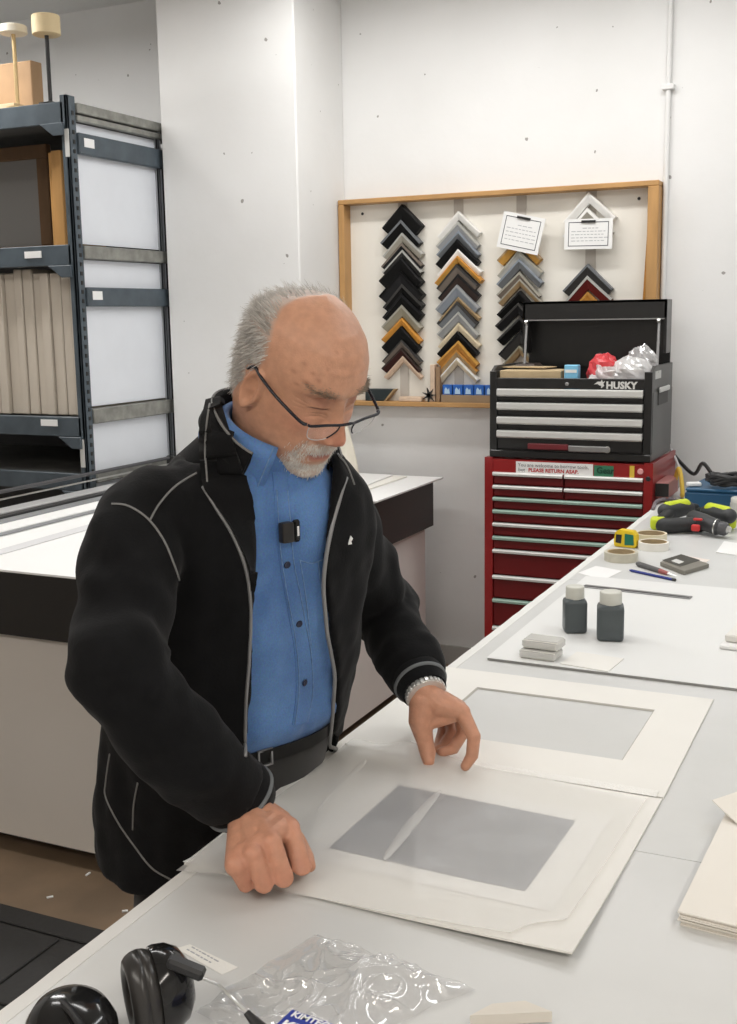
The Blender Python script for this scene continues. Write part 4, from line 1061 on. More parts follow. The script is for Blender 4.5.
# wipes box
wp = thing('wipes_pack', 'blue wipes pack with white lettering lying under the plastic bag', 'packet', T(290, 1022))
w0, w1, w2, w3 = T(292, 1008.5, TZ+.03), T(322, 1019, TZ+.03), T(330, 1052, TZ+.03), T(262, 1026, TZ+.03)
dx = (w1-w0).normalized(); dy = Vector((-dx.y, dx.x, 0))
def wq(x, y): q = w0+dx*x-dy*y; return (q.x, q.y)
BL = M('wipes_blue', (.02, .04, .30), .35)
slab([wq(0, 0), wq(.115, 0), wq(.115, .11), wq(0, .11)], TZ+.0006, .030, 'carton', BL, wp, .002)
o3 = w0+dx*.006-dy*.012
text_mesh('KIMTECH', .0125, (o3.x, o3.y, TZ+.0309), dx, dy, .0003, 'pack_lettering', M('white_board'), wp, bold=.0003)
o3 = w0+dx*.006-dy*.034
text_mesh('KIMWIPES', .020, (o3.x, o3.y, TZ+.0309), dx, dy, .0003, 'pack_lettering', M('white_board'), wp, bold=.0006)
# label slip
lb = thing('paper_label', 'translucent white label slip lying behind the ear defenders', 'label', T(207, 962))
lq = [T(176, 949), T(222, 975), T(238, 968), T(190, 945)]
slab([tuple(p[:2]) for p in lq], TZ+.0004, .0006, 'slip', M('linen'), lb)
d1 = (lq[1]-lq[0]).normalized(); d2 = Vector((-d1.y, d1.x, 0))
lbm = MB()
for r_ in range(2):
    x = .012
    while x < .055:
        l_ = random.uniform(.003, .008)
        lbm.prism([(x, .006+r_*.007), (x+l_, .006+r_*.007), (x+l_, .0078+r_*.007), (x, .0078+r_*.007)], .0003, lq[0]+Vector((0, 0, .0011)), d1, d2, (0, 0, 1)); x += l_+.002
lbm.build('label_print', M('faint_ink'), lb)
cardq('paper_roll_end', [(470, 1026), (492, 1014), (525, 1011), (552, 1022), (552, 1060), (470, 1060)][:4], TZ+.001, .012, M('paper_b'), 'cream folded paper lying at the near table edge', 'paper')

# ================================================================== FLOOR MAT
fm = thing('anti_fatigue_mat', 'black interlocking anti-fatigue mat on the brown floor beside the table', 'floor mat', (-1.9, 1.6, 0))
RUB = M('black_rubber', (.022, .021, .020), .75, bump=.1, bscale=60)
fx1, fy1 = -1.30, 2.30
MB().span(-2.95, fx1, -.3, fy1, .0, .008).build('base', M('black_panel'), fm)
for (x0, x1, y0, y1) in ((-2.95, fx1, fy1-.075, fy1), (fx1-.075, fx1, -.3, fy1-.08)):
    MB().span(x0, x1, y0, y1, .008, .014).build('border', RUB, fm, bevel=.003)
yy = fy1-.08
r_ = 0
while yy > -.2:
    x = fx1-.08-(0 if r_ % 2 == 0 else .15)
    first = True
    while x > -2.9:
        x0 = max(x-.30, -2.95)
        MB().span(x0+.003, (fx1-.08 if (first and r_ % 2) else x)-.003, yy-.30+.003, yy-.003, .008, .0145).build('tile', RUB, fm, bevel=.003)
        x -= .30; first = False
    yy -= .30; r_ += 1
for px, py, wh in ((50, 898, 'beside the black mat edge'), (88, 875, 'in front of the bench plinth'), (125, 912, "by the person's trouser leg")):
    p = on(px, py, 2, 0)
    if p.y > 2.32:
        tag(MB().box(p+Vector((0, 0, .003)), (random.uniform(.008, .02), .006, .004), random.uniform(0, 3)).build('paper_scrap', WB), 'tiny white paper scrap on the brown floor '+wh, 'scrap', 'paper scraps on the floor')
# ================================================================== PERSON
person = thing('person', 'grey-haired person in black zip jacket, blue denim shirt and glasses leaning over the table', 'person', (-1.0, 1.5, 0))
PF = Vector((math.cos(-.428), math.sin(-.428), 0)); PS = Vector((-PF.y, PF.x, 0))
HO = Vector((-.789, 1.439, 1.558)); hy, hp_, hr = -.344, .601, .081
HF = Vector((math.cos(hy)*math.cos(hp_), math.sin(hy)*math.cos(hp_), -math.sin(hp_)))
_l = Vector((-math.sin(hy), math.cos(hy), 0)); _uu = HF.cross(_l)
HL = _l*math.cos(hr)+_uu*math.sin(hr); HU = -_l*math.sin(hr)+_uu*math.cos(hr)
def H(x, y, z): return HO+HF*x+HL*y+HU*z

# ---- torso section table (height, centre, half width, front, back)
TZS = [.70, .80, .90, .97, 1.03, 1.10, 1.18, 1.26, 1.33, 1.38, 1.415, 1.445, 1.475]
TCX = [-1.015, -1.012, -1.00, -.988, -.978, -.962, -.940, -.916, -.893, -.877, -.866, -.858, -.850]
TCY = [1.52, 1.52, 1.52, 1.515, 1.508, 1.50, 1.488, 1.478, 1.466, 1.458, 1.454, 1.450, 1.448]
TA = [.166, .170, .176, .18, .183, .184, .187, .190, .188, .172, .140, .102, .074]
TF = [.11, .118, .135, .148, .158, .160, .150, .138, .124, .106, .088, .076, .068]
TB = [.108, .115, .120, .115, .105, .105, .115, .122, .122, .112, .097, .082, .070]
_zz = np.linspace(.70, 1.475, 311)
def _sm(ys):
    y = np.interp(_zz, TZS, ys); k = np.exp(-np.linspace(-2.5, 2.5, 31)**2); k /= k.sum()
    return np.convolve(np.pad(y, 15, mode='edge'), k, 'valid')
_T = [_sm(a) for a in (TCX, TCY, TA, TF, TB)]
def tsec(z): return [float(np.interp(z, _zz, a)) for a in _T]
def torso(z, phi, off=0.0, offf=None):
    cx, cy, a, bf, bb = tsec(z)
    c, s = math.cos(phi), math.sin(phi); e = 2/2.25
    cc = math.copysign(abs(c)**e, c); ss = math.copysign(abs(s)**e, s)
    f = (bf+(off if offf is None else offf))*cc if c > 0 else (bb+off)*cc
    p = Vector((cx, cy, z)) + PF*f + PS*((a+off)*ss)
    return p
def remeshed(mb, voxel, it=3, fac=.5):
    me = mb.mesh('tmp')
    bm = bmesh.new(); bm.from_mesh(me); bmesh.ops.recalc_face_normals(bm, faces=bm.faces); bm.to_mesh(me); bm.free()
    o = bpy.data.objects.new('tmp', me); COL.objects.link(o)
    r = o.modifiers.new('r', 'REMESH'); r.mode = 'VOXEL'; r.voxel_size = voxel; r.adaptivity = 0
    if it:
        s = o.modifiers.new('s', 'SMOOTH'); s.factor = fac; s.iterations = it
    dg = bpy.context.evaluated_depsgraph_get()
    out = bpy.data.meshes.new_from_object(o.evaluated_get(dg))
    bpy.data.objects.remove(o); bpy.data.meshes.remove(me)
    return out
def finish(me, name, mat, parent, smooth=True):
    me.name = name; me.materials.clear(); me.materials.append(mat)
    me.polygons.foreach_set('use_smooth', [smooth]*len(me.polygons))
    o = bpy.data.objects.new(name, me); COL.objects.link(o); place(o, parent); return o
def coords(me):
    a = np.empty(len(me.vertices)*3); me.vertices.foreach_get('co', a); return a.reshape(-1, 3)
def normals(me):
    a = np.empty(len(me.vertices)*3); me.vertices.foreach_get('normal', a); return a.reshape(-1, 3)
def bvh_of(me):
    return BVHTree.FromPolygons([tuple(v.co) for v in me.vertices], [tuple(p.vertices) for p in me.polygons])

# ---- joints
RJ = Vector((-.945, 1.285, 1.375)); RE = on(124, 676, 1, 1.12); RW = T(243, 801, 1.004)
LJ = Vector((-.825, 1.60, 1.345)); LE = on(384, 606, 1, 1.79); LW = T(424, 690, 1.052)

# ---- head surface
HZ = [-.20, -.17, -.145, -.13, -.122, -.115, -.106, -.095, -.082, -.072, -.063, -.055, -.04, -.02, 0, .015, .03, .045, .06, .08, .10, .118, .130, .137, .140]
HW = [.066, .062, .0600, .0595, .0585, .0580, .0585, .0610, .0645, .066, .0685, .0705, .0735, .0755, .077, .0775, .078, .0785, .0785, .0765, .070, .056, .037, .018, .002]
HXF = [.045, .034, .028, .032, .048, .066, .082, .0905, .091, .094, .0935, .0965, .0945, .092, .0905, .0900, .0915, .0965, .0965, .0915, .0805, .059, .035, .015, .0]
HXB = [-.092, -.085, -.079, -.075, -.074, -.074, -.074, -.074, -.075, -.076, -.078, -.080, -.085, -.090, -.0945, -.097, -.0985, -.099, -.0985, -.094, -.082, -.060, -.038, -.02, -.006]
_hz = np.linspace(-.20, .140, 341)
def _sh(ys, w):
    y = np.interp(_hz, HZ, ys); k = np.exp(-np.linspace(-2.2, 2.2, w)**2); k /= k.sum()
    return np.convolve(np.pad(y, w//2, mode='edge'), k, 'valid')
_hw, _hf, _hb = _sh(HW, 13), _sh(HXF, 7), _sh(HXB, 13)
def head_feat(x, y, z):
    """sculpted relief of the face (arrays, head frame)"""
    g = np.exp; ay = np.abs(y)
    pro = np.interp(z, [-.037, -.032, -.026, -.018, -.010, .000, .012, .026, .039], [0, .006, .0220, .0315, .0330, .0275, .0180, .0090, 0])
    wid = np.interp(z, [-.034, -.024, -.013, .006, .026], [.0165, .0162, .0148, .0102, .0085])
    d = pro*g(-(ay/wid)**2.4)
    d += .0125*g(-((ay-.0175)/.0065)**2-((z+.0215)/.0075)**2)
    d -= .0130*g(-((ay-.029)/.0145)**2-((z-.034)/.0105)**2)
    d += .0125*g(-((ay-.0295)/.0120)**2-((z-.0305)/.0080)**2)
    d -= .0036*g(-((ay-.0295)/.013)**2-((z-.0235+(ay-.0295)**2*8)/.0021)**2)
    d -= .0024*g(-((ay-.029)/.014)**2-((z-.011+(ay-.029)**2*10)/.0028)**2)
    d -= .0030*g(-((ay-.0295)/.014)**2-((z-.0395)/.0020)**2)
    d += .0066*g(-((ay-.030)/.020)**2-((z-.050)/.0065)**2)
    d += .0045*g(-((ay-.046)/.016)**2-((z+.008)/.016)**2)
    d -= .0036*g(-((ay-(.024+(-.024-z)*.38))/.0042)**2)*g(-((z+.042)/.017)**2)
    d += .0032*g(-(ay/.024)**4-((z+.0490)/.0045)**2)
    d += .0042*g(-(ay/.021)**4-((z+.0640)/.005)**2)
    d -= .0045*g(-(ay/.026)**6-((z+.0560)/.0021)**2)
    d += .0042*g(-(ay/.028)**4-((z+.0395)/.0070)**2)
    d += .0045*g(-(ay/.026)**2-((z+.098)/.014)**2)
    d -= .0010*g(-(ay/.04)**4)*(g(-((z-.075)/.0028)**2)+g(-((z-.087)/.0028)**2))
    front = np.clip((x-.01)/.05, 0, 1)
    return d*front
def head_grid(nz, nph):
    z = np.linspace(-.20, .1398, nz)
    # denser near the crown
    ph = np.linspace(0, 2*np.pi, nph, endpoint=False)
    Z, P = np.meshgrid(z, ph, indexing='ij')
    w = np.interp(Z, _hz, _hw); xf = np.interp(Z, _hz, _hf); xb = np.interp(Z, _hz, _hb)
    xc = -.012
    n = np.interp(Z, [-.2, -.12, -.10, -.06, 0, .06, .14], [2, 2, 2.0, 2.15, 2.3, 2.2, 2.0])
    c, s = np.cos(P), np.sin(P)
    cc = np.sign(c)*np.abs(c)**(2/n); ss = np.sign(s)*np.abs(s)**(2/n)
    X = np.where(c > 0, xc+(xf-xc)*cc, xc+(xc-xb)*cc); Y = w*ss
    X = X+head_feat(X, Y, Z)
    return X, Y, Z, P
HFm = np.array([HF[:], HL[:], HU[:]])
def to_world(X, Y, Z): return np.array(HO)+np.stack([X, Y, Z], -1) @ HFm
def to_head(w): return (w-np.array(HO)) @ HFm.T
bd = MB()
hX, hY, hZ, hP = head_grid(190, 220)
hw3 = to_world(hX, hY, hZ)
bd.loft([[Vector(p) for p in row] for row in hw3])
# ears
for sg in (-1, 1):
    rings = []
    for k in range(15):
        t = k/14
        ring = []
        for j in range(36):
            a = 2*math.pi*j/36
            ca, sa = math.cos(a), math.sin(a)
            # outline: tall oval, narrower lobe
            hgt = .034 if sa > 0 else .031; wd = (.0195 if sa > -.2 else .0195*(1-.35*(-sa-.2)))
            ex = -.010+wd*ca-.006*sa*0+.006*sa; ez = .002+hgt*sa
            # section from inner face out over the rim to the back
            sc, out = [(.001, .006), (.3, .006), (.5, .008), (.62, .013), (.72, .0175), (.80, .019), (.88, .0195), (.95, .0185), (1.0, .016), (1.0, .012), (.94, .007), (.84, .003), (.6, -.004), (.3, -.010), (.001, -.012)][k]
            lean = .35*(-(ex+.010))  # rear edge stands off the skull
            y = sg*(.0735+out*.6+lean*.45)
            ring.append(H(.001+(ex+.010)*sc*.86, y, .001+(ez-.002)*sc*1.08))
        rings.append(ring)
    bd.loft(rings)
    bd.chain([H(.012, sg*.078, .004), H(.012, sg*.078, -.006)], [.0042, .0036], 10)
# trunk, arms, legs (covered by clothes)
bd.chain([H(-.02, 0, -.15), Vector((-.868, 1.452, 1.40)), Vector((-.915, 1.477, 1.27)), Vector((-.97, 1.505, 1.08)), Vector((-.995, 1.518, .93))], [.058, .075, .085, .085, .085], 24)
bd.chain([Vector((-.87, 1.453, 1.375)), RJ, RE, RW], [.05, .048, .038, .0275], 18)
bd.chain([Vector((-.87, 1.453, 1.375)), LJ, LE, LW], [.05, .046, .037, .0265], 18)
HIPR, HIPL = Vector((-1.018, 1.458, .92)), Vector((-.972, 1.588, .92))
KR, KL = Vector((-1.03, 1.42, .50)), Vector((-.985, 1.63, .50))
AR, AL = Vector((-1.09, 1.38, .09)), Vector((-1.04, 1.65, .09))
bd.chain([Vector((-1.0, 1.52, .95)), HIPR, KR, AR], [.07, .065, .05, .036], 16)
bd.chain([Vector((-1.0, 1.52, .95)), HIPL, KL, AL], [.07, .065, .05, .036], 16)
bd.chain([AR, AR+PF*.16+Vector((0, 0, -.05))], [.036, .03], 12); bd.chain([AL, AL+PF*.16+Vector((0, 0, -.05))], [.036, .03], 12)
# right hand: closed, holding the tissue edge
def hand(W, elbow, mcps, chains, radii, palm_r):
    d = (W-elbow).normalized()
    for m in mcps:
        bd.chain([W-d*.02, W+(m-W)*.35, m], [.021, palm_r*1.05, palm_r*.92], 16)
    for i in range(len(mcps)-1):
        for q in (.45, .7, .9):
            bd.chain([W.lerp(mcps[i], q), W.lerp(mcps[i+1], q)], [palm_r*.95, palm_r*.95], 12)
    for ch, rs in zip(chains, radii):
        bd.chain(ch, rs, 16)
rm = [T(289, 828, .992), T(271, 843, .992), T(253, 855, .984), T(236, 865, .974)]
rp = [T(302, 866, .957), T(284, 878, .954), T(264, 884, .951), T(246, 884, .948)]
rd = [T(290, 860, .940), T(274, 870, .938), T(256, 876, .938), T(241, 877, .938)]
rt = [T(281, 851, .943), T(266, 861, .941), T(250, 867, .941), T(238, 870, .940)]
hand(RW, RE, rm, [[a, a.lerp(b, .5), b, c, d_] for a, b, c, d_ in zip(rm, rp, rd, rt)],
     [[.0145, .0132, .0135, .0105, .009], [.0145, .0132, .0132, .0105, .009], [.014, .0128, .0126, .010, .0085], [.013, .0114, .0112, .009, .008]], .0162)
bd.chain([RW+(T(266, 812, .985)-RW)*.6, T(281, 822, .972), T(297, 842, .957), T(306, 858, .948), T(309.5, 866, .943)], [.019, .0165, .013, .0112, .0085], 16)
# left hand: thumb and forefinger pinching the tissue
lm_ = [T(462, 712, 1.022), T(459, 708, 1.006), T(452, 704, .992), T(444, 702, .982)]
li = [lm_[0], T(474, 737, .988), T(472, 756, .958), T(465.5, 766, .942)]
lmid = [lm_[1], T(463, 733, .970), T(453, 749, .947), T(442, 752, .943)]
lrg = [lm_[2], T(452, 733, .960), T(443, 748, .941), T(435, 751, .940)]
lpk = [lm_[3], T(443, 731, .956), T(438, 748, .938), T(432, 749, .940)]
hand(LW, LE, lm_, [li, lmid, lrg, lpk], [[.0128, .0115, .0102, .0082], [.0125, .0112, .01, .0082], [.012, .0108, .0096, .008], [.011, .0096, .0088, .0075]], .0152)
bd.chain([LW+(T(420, 712, 1.022)-LW)*.5, T(420, 722, 1.004), T(425, 741, .972), T(428, 754, .953), T(428.6, 761, .945)], [.021, .019, .0142, .0132, .0098], 16)
bd.chain([T(424, 716, 1.012), lm_[0].lerp(LW, .4)], [.016, .016], 12); bd.chain([T(424, 724, .998), T(452, 716, 1.014)], [.012, .012], 12); bd.chain([LW, T(440, 706, 1.03), lm_[0]], [.024, .019, .0135], 14)
body_me = remeshed(bd, .0021, 2, .5)
# finer relief on the face: split the skin there once more, then cut lids, lip line and wrinkles
_bm = bmesh.new(); _bm.from_mesh(body_me); _bm.verts.ensure_lookup_table()
_h = to_head(np.array([v.co[:] for v in _bm.verts]))
_in = (_h[:, 0] > .03) & (np.abs(_h[:, 1]) < .072) & (_h[:, 2] > -.085) & (_h[:, 2] < .065) & (_h[:, 0] < .14)
_es = [e for e in _bm.edges if _in[e.verts[0].index] and _in[e.verts[1].index]]
bmesh.ops.subdivide_edges(_bm, edges=_es, cuts=1, use_grid_fill=True)
_bm.normal_update()
_h = to_head(np.array([v.co[:] for v in _bm.verts]))
_x, _y, _z = _h.T; _a = np.abs(_y)
_g = np.exp
_dx = np.zeros(len(_h))
_dx -= .0020*_g(-((_a-.0295)/.0130)**4-((_z-.0235+(_a-.0295)**2*8)/.0010)**2)
_dx += .0016*_g(-((_a-.0295)/.0130)**4-((_z-.0265+(_a-.0295)**2*8)/.0014)**2)
_dx -= .0018*_g(-((_a-.0295)/.0150)**4-((_z-.0390+(_a-.0295)**2*10)/.0012)**2)
_dx -= .0012*_g(-((_a-.0285)/.0140)**4-((_z-.0150+(_a-.0285)**2*14)/.0012)**2)
_dx -= .0010*_g(-((_a-.0285)/.0160)**4-((_z-.0095+(_a-.0285)**2*14)/.0014)**2)
_dx -= .0022*_g(-(_a/.026)**6-((_z+.0560-_a*.06)/.0011)**2)
_dx -= .0016*_g(-((_a-(.024+(-.024-_z)*.38))/.0014)**2)*_g(-((_z+.042)/.018)**2)
for _k, _s in ((.030, .35), (.024, .1), (.018, -.2)):
    _dx -= .0009*_g(-((_a-.052)/.007)**4-((_z-_k-(_a-.052)*_s)/.0009)**2)
_dx -= .0030*_g(-((_a-.0125)/.0030)**2-((_z+.0285)/.0026)**2)
_dx -= .0014*_g(-((_a-.0215)/.0014)**2-((_z+.021)/.007)**2)
_dx *= np.clip((_x-.03)/.03, 0, 1)*((_x < .16) & (_z > -.1) & (_z < .1))
_f = Vector(HF)
for v, dd in zip(_bm.verts, _dx):
    if dd: v.co += _f*float(dd)
_bm.to_mesh(body_me); _bm.free(); body_me.update()
co = coords(body_me); hd = to_head(co)
N = len(co)
col = np.tile(np.array([.63, .335, .215]), (N, 1))
x, y, z = hd[:, 0], hd[:, 1], hd[:, 2]; ay = np.abs(y)
def mixc(w, c): 
    global col
    w = np.clip(w, 0, 1)[:, None]; col = col*(1-w)+np.array(c)*w
isH = (np.abs(x) < .14) & (ay < .11) & (z > -.14) & (z < .16) & (co[:, 2] > 1.40)
mixc(isH*np.exp(-(ay/.018)**2-((z+.015)/.018)**2)*(x > .08)*.6, (.58, .215, .15))
mixc(isH*np.exp(-((ay-.045)/.02)**2-((z+.008)/.018)**2)*(x > .03)*.35, (.60, .24, .165))
mixc(isH*(z > .05)*(x > -.05)*.45, (.66, .36, .235))
nzv = np.array([noise.noise(Vector(p)*45) for p in co[::1]]) if N < 1 else np.zeros(N)
# lips, brows, and lids darkened to paint in the shading round the eyes
mixc(isH*np.exp(-(ay/.024)**6-((z+.0570)/.0075)**4)*(x > .06)*.8, (.42, .15, .12))
mixc(isH*np.exp(-(ay/.026)**6-((z+.0560)/.0016)**2)*(x > .06)*.75, (.16, .06, .05))
mixc(isH*np.exp(-((ay-.0295)/.0130)**4-((z-.0235+(ay-.0295)**2*8)/.0013)**2)*(x > .05)*.92, (.07, .035, .03))
mixc(isH*np.exp(-((ay-.0295)/.016)**2-((z-.033)/.011)**2)*(x > .05)*.55, (.40, .17, .12))
mixc(isH*np.exp(-((ay-.033)/.019)**4-((z-.051-(ay-.02)*.1)/.0045)**2)*(x > .05)*.5, (.30, .22, .16))
for sy, sz_, r_, w_ in ((-.055, .06, .003, .5), (-.05, .075, .0025, .45), (-.062, .052, .0022, .5), (-.044, .068, .003, .4), (-.058, .082, .002, .5), (-.035, .085, .002, .35), (-.066, .066, .002, .4), (-.05, .055, .0018, .5), (-.02, .105, .002, .3)):
    mixc(isH*np.exp(-((y-sy)/r_)**2-((z-sz_)/r_)**2)*(x > -.02)*w_, (.30, .12, .07))
# grey beard shadow and cropped hair on the scalp
mous = np.exp(-(ay/.032)**6-((z+.0405)/.0080)**4)*(x > .05)
goat = np.clip((-.069-z-np.clip(ay-.03, 0, 1)*.45)/.008, 0, 1)*np.clip((x+.002)/.02, 0, 1)*np.clip((.072-ay)/.012, 0, 1)*(z > -.132)
side = np.exp(-((ay-.035)/.008)**2)*np.exp(-((z+.063)/.018)**2)*(x > .04)
mixc(isH*np.clip(mous*.55+goat*.7+side*.6, 0, .75), (.66, .58, .50))
ang = np.arctan2(ay, x+.012)
zlim = np.interp(z, [-.05, -.02, .03, .06, .085, .105, .14], [2.2, 1.85, 1.40, 1.30, 1.36, 1.5, 1.85])
scalp = np.clip((ang-zlim)/.16, 0, 1)*np.clip((z+.06)/.02, 0, 1)
notear = ~((ay > .077) & (x > -.026) & (x < .026) & (z < .036) & (z > -.042))
mixc(isH*scalp*notear*.7, (.5, .46, .42))
# hands: redder knuckles, nails
for p in rp+rm: 
    dd_ = np.linalg.norm(co-np.array(p), axis=1); mixc(np.exp(-(dd_/.018)**2)*.35, (.56, .22, .15))
hand_z = (co[:, 2] < 1.08) & (co[:, 0] > -.86)
mixc(hand_z*.3, (.56, .25, .165))
nail = np.array(T(427.8, 762, .958)); dd_ = np.linalg.norm((co-nail)*np.array([1, 1, .8]), axis=1)
mixc(np.clip((.0095-dd_)/.002, 0, 1)*.7, (.66, .36, .29))
ca = body_me.color_attributes.new('skin_tone', 'FLOAT_COLOR', 'POINT')
ca.data.foreach_set('color', np.concatenate([col, np.ones((N, 1))], 1).astype(np.float32).ravel())
SKIN = M('skin', (.6, .33, .22), .42, attr='skin_tone', var=.12, vscale=90, bump=.10, bscale=420, sss=.12, spec=.4)
body_o = finish(body_me, 'body', SKIN, person)
body_bvh = bvh_of(body_me)

# ---- hair, beard and brows: short strands rooted on the skin
def strands(name, pts, nrm, dirs, lens, width, mat, curl=.3):
    V = []; Fc = []
    rng = np.random.default_rng(4)
    for p, n, d, L in zip(pts, nrm, dirs, lens):
        p, n, d = Vector(p), Vector(n), Vector(d)
        d = (d+Vector(rng.normal(0, .22, 3))).normalized()
        s = d.cross(n); s = s.normalized() if s.length > 1e-4 else Vector((1, 0, 0))
        s = (s*math.cos(rng.uniform(-.8, .8))+n*math.sin(rng.uniform(-.8, .8))).normalized()
        o = len(V); q = p-n*.001
        for k in range(3):
            t = k/3
            c = q+d*L*t+n*L*(curl*t-curl*.55*t*t)
            V += [c-s*width*(1-.5*t), c+s*width*(1-.5*t)]
        V.append(q+d*L+n*L*curl*.4)
        Fc += [(o, o+1, o+3, o+2), (o+2, o+3, o+5, o+4), (o+4, o+5, o+6)]
    me = bpy.data.meshes.new(name); me.from_pydata([tuple(v) for v in V], [], Fc); me.update()
    o = finish(me, name, mat, person, False); o['kind'] = 'stuff'; return o
rng = np.random.default_rng(11)
vn = normals(body_me)
HAIR = M('grey_hair', (.62, .59, .55), .5, var=.35, vscale=60)
w = (isH & notear)*scalp
top_thin = np.where(z > .112, .22, np.where(z > .095, .6, 1.0))
pick = np.where(rng.random(N) < w*.6*top_thin)[0]
down = -HU*.75-HF*.55
dirs = []
for i in pick:
    n = Vector(vn[i]); d = (down if z[i] < .085 else (-HF*.9+HU*.25+HL*float(y[i])*4)); d = d-n*d.dot(n); dirs.append(d.normalized()+n*(.10 if z[i] < .08 else .3))
strands('hair', co[pick], vn[pick], dirs, rng.uniform(.012, .026, len(pick)), .00055, HAIR, .25)
BRD = M('white_beard', (.82, .78, .72), .5, var=.3, vscale=60)
w = isH*np.clip(mous+goat+side*.8, 0, 1)
pick = np.where(rng.random(N) < w*.5)[0]
dirs = []
for i in pick:
    n = Vector(vn[i]); d = -HU+HF*.15+HL*float(np.sign(y[i]))*.25; d = d-n*d.dot(n); dirs.append(d.normalized()+n*.35)
strands('beard', co[pick], vn[pick], dirs, rng.uniform(.004, .009, len(pick)), .0004, BRD, .2)
w = isH*np.exp(-((ay-.033)/.018)**4-((z-.051-(ay-.02)*.1)/.0045)**2)*(x > .05)
pick = np.where(rng.random(N) < w*.5)[0]
strands('eyebrows', co[pick], vn[pick], [HL*float(np.sign(y[i]))+HU*.3+Vector(vn[i])*.3 for i in pick], rng.uniform(.005, .009, len(pick)), .0004, M('brow_hair', (.27, .22, .17), .6), .2)

def multi_bvh0(objs): return BVHTree.FromPolygons([tuple(v.co) for v in objs[0].data.vertices], [tuple(p.vertices) for p in objs[0].data.polygons])
# ---- denim shirt
def denim_material():
    m = bpy.data.materials.new('denim'); m.use_nodes = True; nt = m.node_tree; b = nt.nodes['Principled BSDF']
    b.inputs['Roughness'].default_value = .8; b.inputs['Sheen Weight'].default_value = .15
    co_ = nt.nodes.new('ShaderNodeTexCoord')
    n1 = nt.nodes.new('ShaderNodeTexNoise'); n1.inputs['Scale'].default_value = 11; n1.inputs['Detail'].default_value = 6
    n2 = nt.nodes.new('ShaderNodeTexNoise'); n2.inputs['Scale'].default_value = 350; n2.inputs['Detail'].default_value = 2
    for n in (n1, n2): nt.links.new(co_.outputs['Object'], n.inputs['Vector'])
    r = nt.nodes.new('ShaderNodeValToRGB')
    r.color_ramp.elements[0].position = .33; r.color_ramp.elements[0].color = (.060, .150, .37, 1)
    r.color_ramp.elements[1].position = .72; r.color_ramp.elements[1].color = (.125, .265, .54, 1)
    nt.links.new(n1.outputs['Fac'], r.inputs[0])
    mx = nt.nodes.new('ShaderNodeMixRGB'); mx.blend_type = 'OVERLAY'; mx.inputs[0].default_value = .3
    nt.links.new(r.outputs[0], mx.inputs[1]); nt.links.new(n2.outputs['Color'], mx.inputs[2])
    nt.links.new(mx.outputs[0], b.inputs['Base Color'])
    bp = nt.nodes.new('ShaderNodeBump'); bp.inputs['Strength'].default_value = .2; bp.inputs['Distance'].default_value = .002
    nt.links.new(n2.outputs['Fac'], bp.inputs['Height']); nt.links.new(bp.outputs['Normal'], b.inputs['Normal'])
    return m
DENIM = denim_material()
DLIGHT = M('denim_worn', (.20, .34, .58), .8, var=.35, vscale=120)
def shirt_pt(z, phi):
    f = .0045*math.sin(phi*8+z*14)*smoothstep(1.42, 1.2, z)+.007*noise.noise(Vector((phi*2.2, z*5, 2)))+.0055*noise.noise(Vector((phi*7, z*9, 7)))
    f *= smoothstep(.98, 1.04, z)
    f -= .006*smoothstep(.995, .965, z)
    # blousing over the belt
    f += .010*math.exp(-((z-1.035)/.03)**2)
    f -= .045*smoothstep(1.34, 1.45, z)*smoothstep(.8, 1.3, abs(math.atan2(math.sin(phi), math.cos(phi))))
    p = torso(z, phi, f); return p
zs = np.linspace(.955, 1.472, 90)
sh = MB(); sh.loft([[shirt_pt(zv, 2*math.pi*k/120) for k in range(120)] for zv in zs])
shirt = sh.build('shirt', DENIM, person, True, angle=180)
shirt_bvh = BVHTree.FromPolygons([tuple(v) for v in sh.v], sh.f)
def skin_path(bvh, pix, off, n=6):
    out = []
    pp = spline([(a, b, 0) for a, b in pix], n)
    for q in pp:
        h, nn_ = hit(bvh, q.x, q.y, off)
        if h is not None: out.append((h, nn_))
    return out
def ribbon(bvh, left, right, off, th, name, mat, parent, n=6):
    """strip of cloth lying on a surface between two pixel paths"""
    L = spline([(a, b, 0) for a, b in left], n); Rr = spline([(a, b, 0) for a, b in right], n)
    rings = []
    for a, b in zip(L, Rr):
        h1, n1 = hit(bvh, a.x, a.y); h2, n2 = hit(bvh, b.x, b.y)
        if h1 is None or h2 is None: continue
        hm, nm = hit(bvh, (a.x+b.x)/2, (a.y+b.y)/2)
        if hm is None: hm, nm = (h1+h2)/2, n1
        rings.append([h1-n1*.001, h1+n1*off, hm+nm*(off+th), h2+n2*off, h2-n2*.001, hm-nm*.001])
    if len(rings) < 2: return None
    return MB().loft(rings).build(name, mat, parent, True, angle=60)
def cordline(bvh, pix, r, name, mat, parent, off=.0005, n=5, ns=6):
    ps = [h for h, _ in skin_path(bvh, pix, off, n)]
    if len(ps) < 2: return None
    return MB().tube(ps, r, ns).build(name, mat, parent, True, angle=180)
ribbon(shirt_bvh, [(272, 472), (275, 505), (279, 560), (287, 607), (294, 650), (296, 690), (292, 725)], [(286, 472), (290, 505), (295, 560), (304, 607), (312, 650), (314, 690), (308, 722)], .0012, .0012, 'placket', DENIM, shirt)
for side_ in ([(276, 490), (278, 520), (281, 560), (289, 607), (296, 650), (298, 690), (294, 724)], [(287, 490), (290, 520), (293, 560), (302, 607), (310, 650), (312, 690), (306, 720)]):
    cordline(shirt_bvh, side_, .0008, 'stitching', DLIGHT, shirt, .0022)
NAVY = M('navy_button', (.012, .018, .05), .3)
